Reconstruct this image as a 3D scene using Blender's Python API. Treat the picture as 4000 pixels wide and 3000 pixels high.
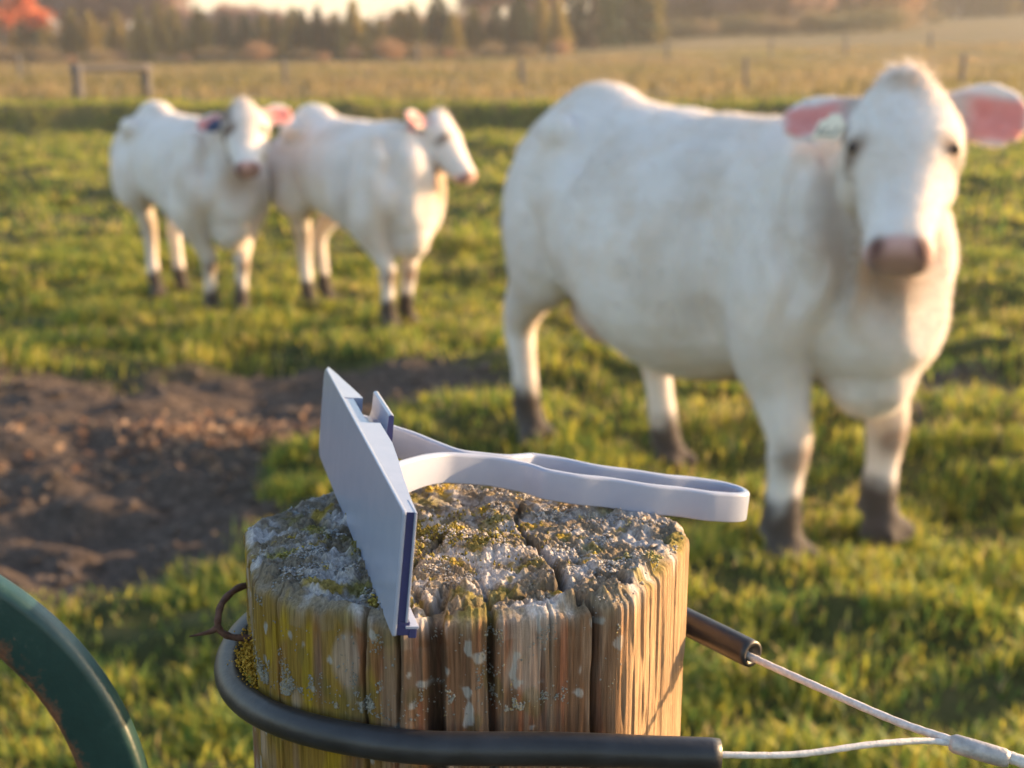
import bpy, bmesh, math, random
import numpy as np
from mathutils import Vector, Matrix

for o in list(bpy.data.objects):
    bpy.data.objects.remove(o)
SC = bpy.context.scene
COL = SC.collection
R = math.radians
rng = np.random.default_rng(7)
random.seed(7)

# ------------------------------------------------------------------ camera
PITCH = math.atan(740 / 3000)
cam_d = bpy.data.cameras.new("camera")
cam = bpy.data.objects.new("camera", cam_d)
COL.objects.link(cam)
cam.location = (0, 0, 1.5)
cam.rotation_euler = (math.pi / 2 - PITCH, 0, 0)
cam_d.sensor_width = 36
cam_d.lens = 3000 / 2212 * 36
cam_d.clip_start = 0.02
cam_d.clip_end = 8000
cam_d.dof.use_dof = True
cam_d.dof.focus_distance = 0.60
cam_d.dof.aperture_fstop = 10.5
SC.camera = cam

# ------------------------------------------------------------------ light
SUN_AZ = R(72)      # from +Y towards +X
SUN_EL = R(11)
wd = bpy.data.worlds.new("World")
SC.world = wd
wd.use_nodes = True
nt = wd.node_tree
nt.nodes.clear()
sky = nt.nodes.new("ShaderNodeTexSky")
sky.sky_type = 'NISHITA'
sky.sun_disc = False
sky.sun_elevation = SUN_EL
sky.sun_rotation = SUN_AZ
sky.air_density = 1.0
sky.dust_density = 1.3
sky.ozone_density = 1.0
bg = nt.nodes.new("ShaderNodeBackground")
bg.inputs[1].default_value = 0.15
wo = nt.nodes.new("ShaderNodeOutputWorld")
nt.links.new(sky.outputs[0], bg.inputs[0])
nt.links.new(bg.outputs[0], wo.inputs[0])
sd = bpy.data.lights.new("sun", 'SUN')
sd.energy = 5.0
sd.angle = R(0.6)
sd.color = (1.0, 0.65, 0.34)
sun = bpy.data.objects.new("sun", sd)
COL.objects.link(sun)
sdir = Vector((math.sin(SUN_AZ) * math.cos(SUN_EL), math.cos(SUN_AZ) * math.cos(SUN_EL), math.sin(SUN_EL)))
sun.rotation_euler = sdir.to_track_quat('Z', 'Y').to_euler()
sun.location = (10, 5, 8)

SC.view_settings.view_transform = 'Standard'
SC.view_settings.look = 'None'
SC.view_settings.exposure = 1.55
SC.view_settings.gamma = 1
SC.view_settings.use_curve_mapping = False
SC.cycles.use_denoising = True
SC.cycles.max_bounces = 8
SC.cycles.transparent_max_bounces = 8
SC.cycles.volume_bounces = 0

# ------------------------------------------------------------------ numeric noise
_perm = np.random.default_rng(3).permutation(256)
_perm = np.concatenate([_perm, _perm])
_g = np.random.default_rng(4).normal(size=(256, 3))
_g /= np.linalg.norm(_g, axis=1)[:, None]


def noise3(x, y, z):
    x, y, z = np.broadcast_arrays(np.asarray(x, float), np.asarray(y, float), np.asarray(z, float))
    xi, yi, zi = np.floor(x).astype(int), np.floor(y).astype(int), np.floor(z).astype(int)
    xf, yf, zf = x - xi, y - yi, z - zi
    u, v, w = [t * t * t * (t * (t * 6 - 15) + 10) for t in (xf, yf, zf)]

    def gr(dx, dy, dz):
        h = _perm[_perm[_perm[(xi + dx) & 255] + ((yi + dy) & 255)] + ((zi + dz) & 255)]
        g = _g[h]
        return g[..., 0] * (xf - dx) + g[..., 1] * (yf - dy) + g[..., 2] * (zf - dz)
    a = gr(0, 0, 0) * (1 - u) + gr(1, 0, 0) * u
    b = gr(0, 1, 0) * (1 - u) + gr(1, 1, 0) * u
    c = gr(0, 0, 1) * (1 - u) + gr(1, 0, 1) * u
    d = gr(0, 1, 1) * (1 - u) + gr(1, 1, 1) * u
    return ((a * (1 - v) + b * v) * (1 - w) + (c * (1 - v) + d * v) * w) * 1.5


def fbm(x, y, z=0.0, o=4, lac=2.03, gain=0.5):
    s, a, f = 0, 1, 1
    for i in range(o):
        s = s + a * noise3(np.asarray(x) * f + 17.3 * i, np.asarray(y) * f + 9.1 * i, np.asarray(z) * f + 4.7 * i)
        a *= gain
        f *= lac
    return s


def sstep(a, b, x):
    t = np.clip((np.asarray(x, float) - a) / (b - a), 0, 1)
    return t * t * (3 - 2 * t)


# ------------------------------------------------------------------ mesh helpers
def mesh_np(name, verts, faces, mat=None, smooth=True, col=None, tris=False):
    """faces: (n,k) int array with constant k, or list of lists"""
    me = bpy.data.meshes.new(name)
    verts = np.asarray(verts, np.float32)
    if isinstance(faces, np.ndarray):
        n, k = faces.shape
        me.vertices.add(len(verts))
        me.vertices.foreach_set("co", verts.ravel())
        me.loops.add(n * k)
        me.loops.foreach_set("vertex_index", faces.astype(np.int32).ravel())
        me.polygons.add(n)
        me.polygons.foreach_set("loop_start", np.arange(n, dtype=np.int32) * k)
        me.update(calc_edges=True)
    else:
        me.from_pydata([tuple(map(float, v)) for v in verts], [], faces)
        me.update()
    me.polygons.foreach_set("use_smooth", np.full(len(me.polygons), smooth))
    if col is not None:
        at = me.attributes.new("col", 'FLOAT_COLOR', 'POINT')
        c = np.ones((len(verts), 4), np.float32)
        c[:, :col.shape[1]] = col
        at.data.foreach_set("color", c.ravel())
    if mat:
        me.materials.append(mat)
    return me


def obj(name, me, parent=None, loc=None):
    o = bpy.data.objects.new(name, me)
    COL.objects.link(o)
    if parent:
        o.parent = parent
    if loc is not None:
        o.location = loc
    return o


def tag(o, label=None, cat=None, group=None, kind=None):
    if label: o["label"] = label
    if cat: o["category"] = cat
    if group: o["group"] = group
    if kind: o["kind"] = kind
    return o


def empty(name, loc=(0, 0, 0), rz=0):
    o = bpy.data.objects.new(name, None)
    COL.objects.link(o)
    o.location = loc
    o.rotation_euler = (0, 0, rz)
    o.empty_display_size = 0.05
    return o


def loft(rings, closed_ends=True):
    """rings: list of (n,3) arrays -> verts, quads + fans as list"""
    n = len(rings[0])
    V = np.concatenate(rings)
    Fs = []
    for i in range(len(rings) - 1):
        for j in range(n):
            k = (j + 1) % n
            Fs.append([i * n + j, i * n + k, (i + 1) * n + k, (i + 1) * n + j])
    if closed_ends:
        Fs.append(list(range(n))[::-1])
        Fs.append([(len(rings) - 1) * n + j for j in range(n)])
    return V, Fs


def frames(path, up=(0, 0, 1)):
    """parallel-transported frames along a path"""
    P = np.asarray(path, float)
    T = np.gradient(P, axis=0)
    T /= np.linalg.norm(T, axis=1)[:, None]
    u = np.asarray(up, float)
    A, B = [], []
    for t in T:
        a = u - t * (u @ t)
        if np.linalg.norm(a) < 1e-4:
            a = np.cross(t, [1, 0, 0])
        a /= np.linalg.norm(a)
        u = a
        A.append(a)
        B.append(np.cross(t, a))
    return P, T, np.array(A), np.array(B)


def spline(pts, n):
    """Catmull-Rom through pts (any dimension)"""
    P = np.asarray(pts, float)
    P = np.vstack([2 * P[0] - P[1], P, 2 * P[-1] - P[-2]])
    m = len(P) - 3
    out = []
    for t in np.linspace(0, m - 1e-9, n):
        i = int(t)
        f = t - i
        a, b, c, d = P[i:i + 4]
        out.append(.5 * (2 * b + (c - a) * f + (2 * a - 5 * b + 4 * c - d) * f * f + (3 * b - a - 3 * c + d) * f ** 3))
    return np.array(out)


def tube(path, rad, n=12, up=(0, 0, 1)):
    P, T, A, B = frames(path, up)
    rad = np.broadcast_to(np.asarray(rad, float), (len(P),))
    an = np.linspace(0, 2 * np.pi, n, endpoint=False)
    return loft([P[i] + rad[i] * (np.cos(an)[:, None] * A[i] + np.sin(an)[:, None] * B[i]) for i in range(len(P))])


def join(parts):
    V, Fs, o = [], [], 0
    for v, f in parts:
        V.append(np.asarray(v, float))
        Fs += [[i + o for i in q] for q in f]
        o += len(v)
    return np.concatenate(V), Fs


def boxm(c, h):
    c, h = np.asarray(c, float), np.asarray(h, float)
    V = np.array([[x, y, z] for x in (-1, 1) for y in (-1, 1) for z in (-1, 1)]) * h + c
    return V, [[0, 1, 3, 2], [4, 6, 7, 5], [0, 4, 5, 1], [2, 3, 7, 6], [0, 2, 6, 4], [1, 5, 7, 3]]


def bevel(me, w, seg=2):
    bm = bmesh.new()
    bm.from_mesh(me)
    bmesh.ops.recalc_face_normals(bm, faces=bm.faces)
    bmesh.ops.bevel(bm, geom=[e for e in bm.edges if len(e.link_faces) == 2 and e.calc_face_angle(0) > .5] , offset=w, segments=seg, affect='EDGES', profile=.5)
    bm.to_mesh(me)
    bm.free()
    return me


# ------------------------------------------------------------------ materials
def mat(name):
    m = bpy.data.materials.new(name)
    m.use_nodes = True
    t = m.node_tree
    b = t.nodes["Principled BSDF"]
    return m, t, b


def node(t, typ, **kw):
    n = t.nodes.new(typ)
    for k, v in kw.items():
        setattr(n, k, v)
    return n


def nz(t, scale, detail=4, rough=.5, vec=None, dist=0):
    n = node(t, "ShaderNodeTexNoise")
    n.inputs["Scale"].default_value = scale
    n.inputs["Detail"].default_value = detail
    n.inputs["Roughness"].default_value = rough
    n.inputs["Distortion"].default_value = dist
    if vec is not None:
        t.links.new(vec, n.inputs["Vector"])
    return n


def ramp(t, fac, stops):
    r = node(t, "ShaderNodeValToRGB")
    while len(r.color_ramp.elements) < len(stops):
        r.color_ramp.elements.new(0.5)
    for e, (p, c) in zip(r.color_ramp.elements, stops):
        e.position = p
        e.color = (*c, 1) if len(c) == 3 else c
    t.links.new(fac, r.inputs[0])
    return r


def mix(t, fac, a, b, mode='MIX'):
    m = node(t, "ShaderNodeMix", data_type='RGBA', blend_type=mode)
    for s, v in ((0, fac), (6, a), (7, b)):
        if isinstance(v, (int, float)):
            m.inputs[s].default_value = v
        elif isinstance(v, tuple):
            m.inputs[s].default_value = (*v, 1)
        else:
            t.links.new(v, m.inputs[s])
    return m.outputs[2]


def bump(t, b, h, strength, dist):
    n = node(t, "ShaderNodeBump")
    n.inputs["Strength"].default_value = strength
    n.inputs["Distance"].default_value = dist
    t.links.new(h, n.inputs["Height"])
    t.links.new(n.outputs[0], b.inputs["Normal"])


def attr(t, name="col"):
    a = node(t, "ShaderNodeAttribute")
    a.attribute_name = name
    return a


def coords(t, scale=None):
    tc = node(t, "ShaderNodeTexCoord")
    if scale is None:
        return tc.outputs["Object"]
    mp = node(t, "ShaderNodeMapping")
    mp.inputs["Scale"].default_value = scale
    t.links.new(tc.outputs["Object"], mp.inputs[0])
    return mp.outputs[0]


def simple(name, c, rough=.6, var=.25, sc=30, metallic=0, bmp=0, bsc=60, spec=.5):
    m, t, b = mat(name)
    v = coords(t)
    n = nz(t, sc, 5, .6, v)
    lo = tuple(x * (1 - var) for x in c)
    hi = tuple(min(1, x * (1 + var)) for x in c)
    r = ramp(t, n.outputs[0], [(.3, lo), (.7, hi)])
    t.links.new(r.outputs[0], b.inputs["Base Color"])
    b.inputs["Roughness"].default_value = rough
    b.inputs["Metallic"].default_value = metallic
    b.inputs["Specular IOR Level"].default_value = spec
    if bmp:
        n2 = nz(t, bsc, 5, .6, v)
        bump(t, b, n2.outputs[0], bmp, .002)
    return m


def vcol_mat(name, rough=.85, detail_sc=80, detail=.35, bmp=.3, bdist=.002, stretch=None, spec=.3):
    """vertex colour, modulated by fine procedural noise, with bump"""
    m, t, b = mat(name)
    a = attr(t)
    v = coords(t, stretch)
    n = nz(t, detail_sc, 6, .65, v)
    r = ramp(t, n.outputs[0], [(.25, (1 - detail,) * 3), (.75, (1 + detail,) * 3)])
    c = mix(t, 1.0, a.outputs[0], r.outputs[0], 'MULTIPLY')
    t.links.new(c, b.inputs["Base Color"])
    b.inputs["Roughness"].default_value = rough
    b.inputs["Specular IOR Level"].default_value = spec
    if bmp:
        n2 = nz(t, detail_sc * 3.1, 4, .7, coords(t))
        am = node(t, "ShaderNodeMath", operation='ADD')
        t.links.new(n.outputs[0], am.inputs[0]); t.links.new(n2.outputs[0], am.inputs[1])
        bump(t, b, am.outputs[0], bmp, bdist)
    return m, t, b


# ------------------------------------------------------------------ terrain
def mud_mask(x, y):
    n = fbm(x * 1.1, y * 1.3, 5.5, 3) * .55
    e1 = ((x + 2.0) / 1.75) ** 2 + ((y - 4.95) / 1.2) ** 2
    e2 = ((x + 1.0) / 1.0) ** 2 + ((y - 6.05) / .5) ** 2
    e3 = ((x + .62) / .30) ** 2 + ((y - 4.75) / .32) ** 2      # tongue of grass into the mud
    m = np.maximum(sstep(1.25, .75, e1 + n), sstep(1.2, .7, e2 + n))
    small = sstep(.42, .60, fbm(x * .9 + 40, y * .9, 2.2, 3))
    m = np.maximum(m * sstep(.5, 1.2, e3), small * .8 * sstep(16, 8, y))
    return m


def height(x, y):
    x, y = np.asarray(x, float), np.asarray(y, float)
    near = sstep(34, 20, y)
    z = near * (.06 * fbm(x * .55, y * .8, .3, 2) + .085 * fbm(x * 1.2, y * 2.4, 1.7, 2) + .03 * fbm(x * 5, y * 6, 3.1, 2))
    z = z * sstep(1.0, 3.2, np.hypot(x, y)) 
    mm = sstep(12, 6, y) * mud_mask(x, y)
    z = z - .03 * mm + mm * (.034 * fbm(x * 4.5, y * 6.5, 8.2, 3) + .014 * noise3(x * 14, y * 14, 2.2))
    # low ridges across the trampled ground, then the bank up to the hay field
    for yr, hr, k in ((7.2, .08, 5.1), (9.3, .11, 1.1), (11.6, .15, 2.3), (14.5, .17, 3.7), (18.5, .22, 6.3)):
        yy = yr + 1.3 * noise3(x * .23, k, .5)
        z = z + hr * np.exp(-((y - yy) / (.028 * yr + .12)) ** 2) * sstep(-.15, .35, noise3(x * .4 + 7 * k, k, 1.5))
    z = z * (1 - .85 * np.exp(-((x + 1.35) / 1.5) ** 4 - ((y - 7.9) / 1.0) ** 4))      # level standing under the heifers
    yb = 24 + 1.6 * noise3(x * .09, 3.3, .2) + .5 * noise3(x * .5, 1.3, .9)
    z = z + .42 * sstep(yb, yb + .8, y)
    q = x / np.maximum(y, 1)
    co = np.clip(.023 + .0625 * (q - .13), 0, .042)
    far = np.maximum(0, y - 58)
    z = z + co * np.minimum(far, 260) + .10 * fbm(x * .05, y * .05, 6, 2) * sstep(40, 70, y)
    z = z - .3 * sstep(60, 85, y) * sstep(.15, -.05, q)
    return z


ys = np.concatenate([np.linspace(-8, 1.8, 30, endpoint=False), np.linspace(1.8, 9, 250, endpoint=False),
                     np.geomspace(9, 60, 170, endpoint=False), np.geomspace(60, 1500, 60)])
NX = 340
uu = np.linspace(-1, 1, NX)
W = np.where(ys < 3, 5.5, .65 * ys + 3.55)
W = np.where(ys < 0, 8, W)
X = uu[None, :] * W[:, None]
Y = np.repeat(ys[:, None], NX, 1)
Z = height(X, Y)
mudm = mud_mask(X, Y)
farm = sstep(22, 27, Y + 2 * noise3(X * .1, Y * .1, 2))
I = np.arange(len(ys) * NX).reshape(len(ys), NX)
quads = np.stack([I[:-1, :-1], I[:-1, 1:], I[1:, 1:], I[1:, :-1]], -1).reshape(-1, 4)

gm, gt, gb = mat("pasture_ground")
a = attr(gt, "col")
sep = node(gt, "ShaderNodeSeparateColor")
gt.links.new(a.outputs[0], sep.inputs[0])
v = coords(gt)
n1 = nz(gt, 5, 6, .65, v)
n2 = nz(gt, 40, 6, .7, v)
n3 = nz(gt, .35, 4, .6, v)
soil = ramp(gt, n2.outputs[0], [(.3, (.040, .031, .026)), (.52, (.10, .076, .062)), (.75, (.24, .175, .14))])
turf = ramp(gt, n1.outputs[0], [(.3, (.024, .032, .010)), (.5, (.055, .062, .018)), (.7, (.12, .105, .040))])
hay = ramp(gt, n3.outputs[0], [(.30, (.15, .13, .05)), (.5, (.20, .155, .07)), (.68, (.24, .165, .085))])
g1 = mix(gt, sep.outputs[0], turf.outputs[0], soil.outputs[0])
hay2 = mix(gt, .5, hay.outputs[0], ramp(gt, n1.outputs[0], [(.3, (.6, .6, .6)), (.7, (1.25, 1.2, 1.1))]).outputs[0], 'MULTIPLY')
g2 = mix(gt, sep.outputs[1], g1, hay2)
gt.links.new(g2, gb.inputs["Base Color"])
gb.inputs["Roughness"].default_value = .95
gb.inputs["Specular IOR Level"].default_value = .15
bump(gt, gb, n2.outputs[0], .6, .03)
ground = obj("ground", mesh_np("ground", np.stack([X, Y, Z], -1).reshape(-1, 3), quads, gm, True,
                               np.stack([mudm, farm, mudm * 0], -1).reshape(-1, 3)))
tag(ground, "uneven grazed pasture with bare trampled mud and a tan hay field beyond", kind="structure")


# ------------------------------------------------------------------ grass
def leaf_material(name, transl=.45):
    m, t, b = mat(name)
    a = attr(t)
    t.links.new(a.outputs[0], b.inputs["Base Color"])
    b.inputs["Roughness"].default_value = .55
    b.inputs["Specular IOR Level"].default_value = .3
    tr = node(t, "ShaderNodeBsdfTranslucent")
    t.links.new(a.outputs[0], tr.inputs[0])
    mx = node(t, "ShaderNodeMixShader")
    mx.inputs[0].default_value = transl
    t.links.new(b.outputs[0], mx.inputs[1])
    t.links.new(tr.outputs[0], mx.inputs[2])
    t.links.new(mx.outputs[0], t.nodes["Material Output"].inputs[0])
    return m


M_grass = leaf_material("grass_blade", .5)


def grass(name, bx, by, hh, ww, colr, lean=.7):
    n = len(bx)
    bz = height(bx, by) - .004
    th = rng.uniform(0, 2 * np.pi, n)
    d = np.stack([np.cos(th), np.sin(th), 0 * th], -1)          # lean direction
    sd_ = np.stack([-np.sin(th), np.cos(th), 0 * th], -1)
    le = lean * rng.uniform(.2, 1.3, n)
    base = np.stack([bx, by, bz], -1)
    up = np.array([0, 0, 1.])
    w = ww[:, None] / 2
    m1 = base + d * (hh * le * .30)[:, None] + up * (hh * .55)[:, None]
    tip = base + d * (hh * le)[:, None] + up * (hh * (1.0 - .25 * le))[:, None]
    V = np.stack([base - sd_ * w, base + sd_ * w, m1 + sd_ * w * .8, m1 - sd_ * w * .8, tip], 1).reshape(-1, 3)
    k = np.arange(n)[:, None] * 5
    T = np.concatenate([k + [0, 1, 2], k + [0, 2, 3], k + [3, 2, 4]], 0)
    C = np.repeat(colr[:, None, :], 5, 1)
    C = C.reshape(-1, 3)
    return obj(name, mesh_np(name, V, T, M_grass, True, C))


def grass_field(y0, y1, dens, hmul, wmul, dry):
    area_w = .47
    n = int(dens * area_w * (y1 ** 2 - y0 ** 2) + dens * 1.2 * (y1 - y0))
    y = np.sqrt(rng.uniform(y0 ** 2, y1 ** 2, n))
    x = rng.uniform(-1, 1, n) * (area_w * y + .6)
    # gather into tufts
    cl = fbm(x * 2.4, y * 4.2, 9.9, 3)
    big = fbm(x * .6, y * 1.7, 4.4, 2)
    mm = mud_mask(x, y)
    keep = (rng.uniform(0, 1, n) < np.clip(.55 + 1.5 * cl + .6 * big, .20, 1)) & (rng.uniform(0, 1, n) > mm * 1.05 - .03)
    keep &= np.hypot(x + .02, y - .61) > .14
    x, y, cl, big = x[keep], y[keep], cl[keep], big[keep]
    n = len(x)
    hh = hmul * (.032 + .075 * np.clip(cl + .25, 0, 1.1) + .02 * big) * rng.uniform(.5, 1.35, n)
    ww = wmul * rng.uniform(.6, 1.4, n)
    t = rng.uniform(0, 1, n) + .25 * fbm(x * 1.7, y * 1.7, 12, 2) - .02
    g = np.array([.135, .215, .044]); yl = np.array([.54, .48, .065]); st = np.array([.48, .36, .16])
    s1 = sstep(.25, .75, t)[:, None]
    s2 = (sstep(.80, .95, t + dry))[:, None]
    c = g * (1 - s1) + yl * s1
    c = c * (1 - s2) + st * s2
    c *= rng.uniform(.7, 1.25, n)[:, None]
    return x, y, hh, ww, c


for (nm, lab, args) in (
    ("pasture_grass", "short green and yellow pasture grass round the post and cows", (1.9, 5.0, 6000, 1.0, .0082, 0.0)),
    ("pasture_grass", "clumpy green pasture grass behind the mud and under the heifers", (5.0, 10.5, 2800, 1.1, .009, .02)),
    ("pasture_grass", "green hummocky pasture grass between the heifers and the bank", (10.5, 26, 560, 1.3, .016, .05)),
):
    x, y, hh, ww, c = grass_field(*args)
    tag(grass(nm, x, y, hh, ww, c), lab, "grass", kind="stuff")
# taller dry grass of the hay field
n = 90000
y = np.sqrt(rng.uniform(25 ** 2, 85 ** 2, n)); x = rng.uniform(-1, 1, n) * (.47 * y + .6)
cl = fbm(x * .5, y * .5, 3, 3)
k = rng.uniform(0, 1, n) < np.clip(.6 + cl, .1, 1)
x, y, cl = x[k], y[k], cl[k]
n = len(x)
t = np.clip(.5 + .9 * fbm(x * .12, y * .12, 7, 2) + rng.normal(0, .2, n), 0, 1)[:, None]
c = (np.array([.20, .18, .06]) * (1 - t) + np.array([.33, .235, .12]) * t) * rng.uniform(.7, 1.2, n)[:, None]
tag(grass("dry_grass", x, y, (.16 + .16 * np.clip(cl + .3, 0, 1)) * (1 - .5 * sstep(45, 80, y)) * rng.uniform(.5, 1.3, n), .03 * rng.uniform(.6, 1.4, n) * (1 + y / 60), c, .5),
    "tall tan dry grass of the hay field beyond the bank", "grass", kind="stuff")

# mud clods lying in the trampled ground
M_mud = simple("mud_clod", (.095, .070, .056), .9, .5, 25, bmp=.5, bsc=120)
ico = bmesh.new(); bmesh.ops.create_icosphere(ico, subdivisions=1, radius=1)
icoV = np.array([v.co[:] for v in ico.verts]); icoF = np.array([[v.index for v in f.verts] for f in ico.faces]); ico.free()
ico2 = bmesh.new(); bmesh.ops.create_icosphere(ico2, subdivisions=2, radius=1)
ico2V = np.array([v.co[:] for v in ico2.verts]); ico2F = np.array([[v.index for v in f.verts] for f in ico2.faces]); ico2.free()


octV = np.array([[1, 0, 0], [-1, 0, 0], [0, 1, 0], [0, -1, 0], [0, 0, 1], [0, 0, -1.]])
octF = np.array([[0, 2, 4], [2, 1, 4], [1, 3, 4], [3, 0, 4], [2, 0, 5], [1, 2, 5], [3, 1, 5], [0, 3, 5]])


def granules(P, Rr, squash=.7, jit=.25, V0=icoV, F0=icoF, N=None):
    n = len(P)
    s = np.asarray(Rr)[:, None, None]
    V = V0[None] * s * rng.uniform(1 - jit, 1 + jit, (n, len(V0), 1))
    th = rng.uniform(0, 6.28, n)
    sc = np.stack([rng.uniform(.7, 1.4, n), rng.uniform(.7, 1.4, n), np.full(n, squash)], -1)[:, None, :]
    V = V * sc
    c, s_ = np.cos(th)[:, None], np.sin(th)[:, None]
    V = np.stack([V[..., 0] * c - V[..., 1] * s_, V[..., 0] * s_ + V[..., 1] * c, V[..., 2]], -1)
    if N is not None:   # turn local z to N
        Nn = N / np.linalg.norm(N, axis=1)[:, None]
        h = np.where(np.abs(Nn[:, 2:3]) < .9, np.array([[0, 0, 1.]]), np.array([[1., 0, 0]]))
        A = np.cross(h, Nn); A /= np.linalg.norm(A, axis=1)[:, None]
        B = np.cross(Nn, A)
        V = V[..., 0:1] * A[:, None] + V[..., 1:2] * B[:, None] + V[..., 2:3] * Nn[:, None]
    V = V + P[:, None, :]
    Fc = F0[None] + (np.arange(n) * len(V0))[:, None, None]
    return V.reshape(-1, 3), Fc.reshape(-1, F0.shape[1])


n = 9000
x = rng.uniform(-4.2, 1.0, n); y = rng.uniform(3.4, 7.0, n)
k = rng.uniform(0, 1, n) < mud_mask(x, y) - .15
x, y = x[k], y[k]
rr = .004 + .026 * rng.uniform(0, 1, len(x)) ** 6
V, Fq = granules(np.stack([x, y, height(x, y) + rr * .2], -1), rr, .5, .4)
tag(obj("mud_clods", mesh_np("mud_clods", V, Fq, M_mud, False)), "brown trampled mud clods in the bare patch", "mud", kind="stuff")

# ------------------------------------------------------------------ the post
PC = np.array([-.0225, .62])
PR = .108
TOP = 1.2725
phi = np.concatenate([np.linspace(-108, 108, 820, endpoint=False), np.linspace(108, 252, 70, endpoint=False)])
ph = np.radians(phi)
CR = [(-5.0, .0036, .018, .5), (8.5, .0016, .011, .45), (33.5, .0015, .012, .6), (-21, .0008, .004, .25), (-47, .0007, .003, .2), (-63, .0010, .005, .3),
      (23, .0006, .0025, .2), (-12.5, .0008, .005, .15), (57, .0006, .002, .1), (80, .0006, .003, .1), (130, .003, .015, .5), (200, .003, .015, .5), (-82, .0008, .004, .2)]


def angd(a, b):
    return (a - b + np.pi) % (2 * np.pi) - np.pi


def outline(p):
    r = PR * (1 + .012 * np.sin(3 * p + 1) + .010 * np.sin(5 * p + 2.2))
    for c, k in ((R(68), .905), (R(-76), .93), (R(-28), .965), (R(15), .905), (R(160), .93)):
        d = np.cos(angd(p, c))
        r = np.where(d > .3, np.minimum(r, PR * k / np.maximum(d, .3)), r)
    return r


def crack_depth(p, rad, zz):
    """summed groove depth at angle p and height zz (below TOP)"""
    d = 0 * p
    for i, (c, w, dep, reach) in enumerate(CR):
        wob = .016 * noise3(zz * 26, i * 3.7, 0) + .026 * noise3(zz * 8, i * 1.7, 3)
        s = angd(p, R(c) + wob) * PR
        am = .55 + .9 * noise3(zz * 16, i * 5.1, 7)
        d = d + dep * np.clip(am, .0, 1.1) * np.exp(-np.abs(s / (w * 1.05)) ** 5)
    return d


def side_disp(p, zz):
    s = p * PR
    pl = .0007 * fbm(s * 40, zz * 5, 1.1, 2)
    fib = .00045 * fbm(s * 420, zz * 5, 2.3, 2)
    fin = .00035 * noise3(s * 900, zz * 9, 5.5)
    chip = -.0009 * sstep(.28, .40, fbm(s * 110, zz * 6, 9.5, 2))
    # fibres stand out more on the weathered facet
    k = 1 + .1 * sstep(R(40), R(50), p)
    return pl + (fib + fin) * k + chip - crack_depth(p, PR, zz)


zrow = np.concatenate([np.linspace(0, .20, 210), np.geomspace(.205, 1.34, 34)])
Pm, Zm = np.meshgrid(ph, zrow)
rim_lo = .005 * fbm(ph * 3.2, 0 * ph, 3.1, 3) - .0035 * np.clip(crack_depth(ph, PR, 0 * ph) / .01, 0, 1.2)     # uneven top rim
edge = np.exp(-Zm / .0012)
rs = outline(Pm) + side_disp(Pm, Zm) - .0030 * edge * (1 + .8 * fbm(Pm * 7, Zm * 60, 4, 2))
rs = rs * (1 + .03 * sstep(.2, 1.3, Zm)) + .003 * (1 - edge) * 0
TILT = -.043
Zs = TOP - Zm + (rim_lo[None, :] - .002 + TILT * (-rs[0] * np.cos(ph))) * np.exp(-Zm / .06)
Vx = PC[0] + rs * np.sin(Pm); Vy = PC[1] - rs * np.cos(Pm)
side = np.stack([Vx, Vy, Zs], -1)
NR = 210
fr = 1 - np.linspace(0, 1, NR + 1)[1:] ** 1.0
rr0 = rs[0][None, :] * fr[:, None]
tx = PC[0] + rr0 * np.sin(ph)[None]; ty = PC[1] - rr0 * np.cos(ph)[None]


TCR = [((.008, .600), (.017, .575), (.020, .548), (.035, .512)), ((.020, .548), (-.005, .535), (-.028, .518), (-.030, .505)),
       ((.004, .66), (.002, .63), (.008, .600)), ((-.03, .60), (-.045, .56), (-.028, .518)), ((.035, .56), (.055, .545), (.07, .55)),
       ((-.09, .63), (-.06, .60), (-.03, .60)), ((-.06, .68), (-.02, .66), (.004, .66)), ((.004, .66), (.04, .67), (.06, .66))]


TCR = [tuple((a_ * 1.08, .62 + (b_ - .61) * 1.08) for a_, b_ in pl) for pl in TCR]


def seg_dist(x, y, pl):
    d = np.full(np.shape(x), 9.)
    for (ax, ay), (bx, by) in zip(pl[:-1], pl[1:]):
        t = np.clip(((x - ax) * (bx - ax) + (y - ay) * (by - ay)) / ((bx - ax) ** 2 + (by - ay) ** 2), 0, 1)
        d = np.minimum(d, np.hypot(x - ax - t * (bx - ax), y - ay - t * (by - ay)))
    return d


def top_h(x, y, p, f):
    wx = x + .003 * fbm(x * 90, y * 90, 1, 2); wy = y + .003 * fbm(x * 90, y * 90, 7, 2)
    z = .0046 * fbm(x * 28, y * 28, .7, 3) + .0036 * np.abs(fbm(x * 120, y * 120, 1.9, 2)) * sstep(-.3, .3, fbm(x * 30, y * 30, 14.9, 2)) + .0024 * fbm(x * 300, y * 300, 2.9, 3)
    z = z + TILT * (y - PC[1])
    for i, pl in enumerate(TCR):
        d = seg_dist(wx, wy, pl)
        z = z - (.010, .006, .008, .004, .004, .004, .003, .003)[i] * np.exp(-(d / (.0022, .0014, .0012, .0012, .0012, .001, .001, .001)[i]) ** 2)
    z = z - crack_depth(p, PR, 0 * p) * .8 * sstep(.55, .95, f)
    return z


def top_z(x, y):
    dx, dy = x - PC[0], y - PC[1]
    p = np.arctan2(dx, -dy)
    f = np.hypot(dx, dy) / outline(p)
    return TOP + top_h(x, y, p, f) + .002 * (1 - f) - .003 * sstep(.9, 1, f)


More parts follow.
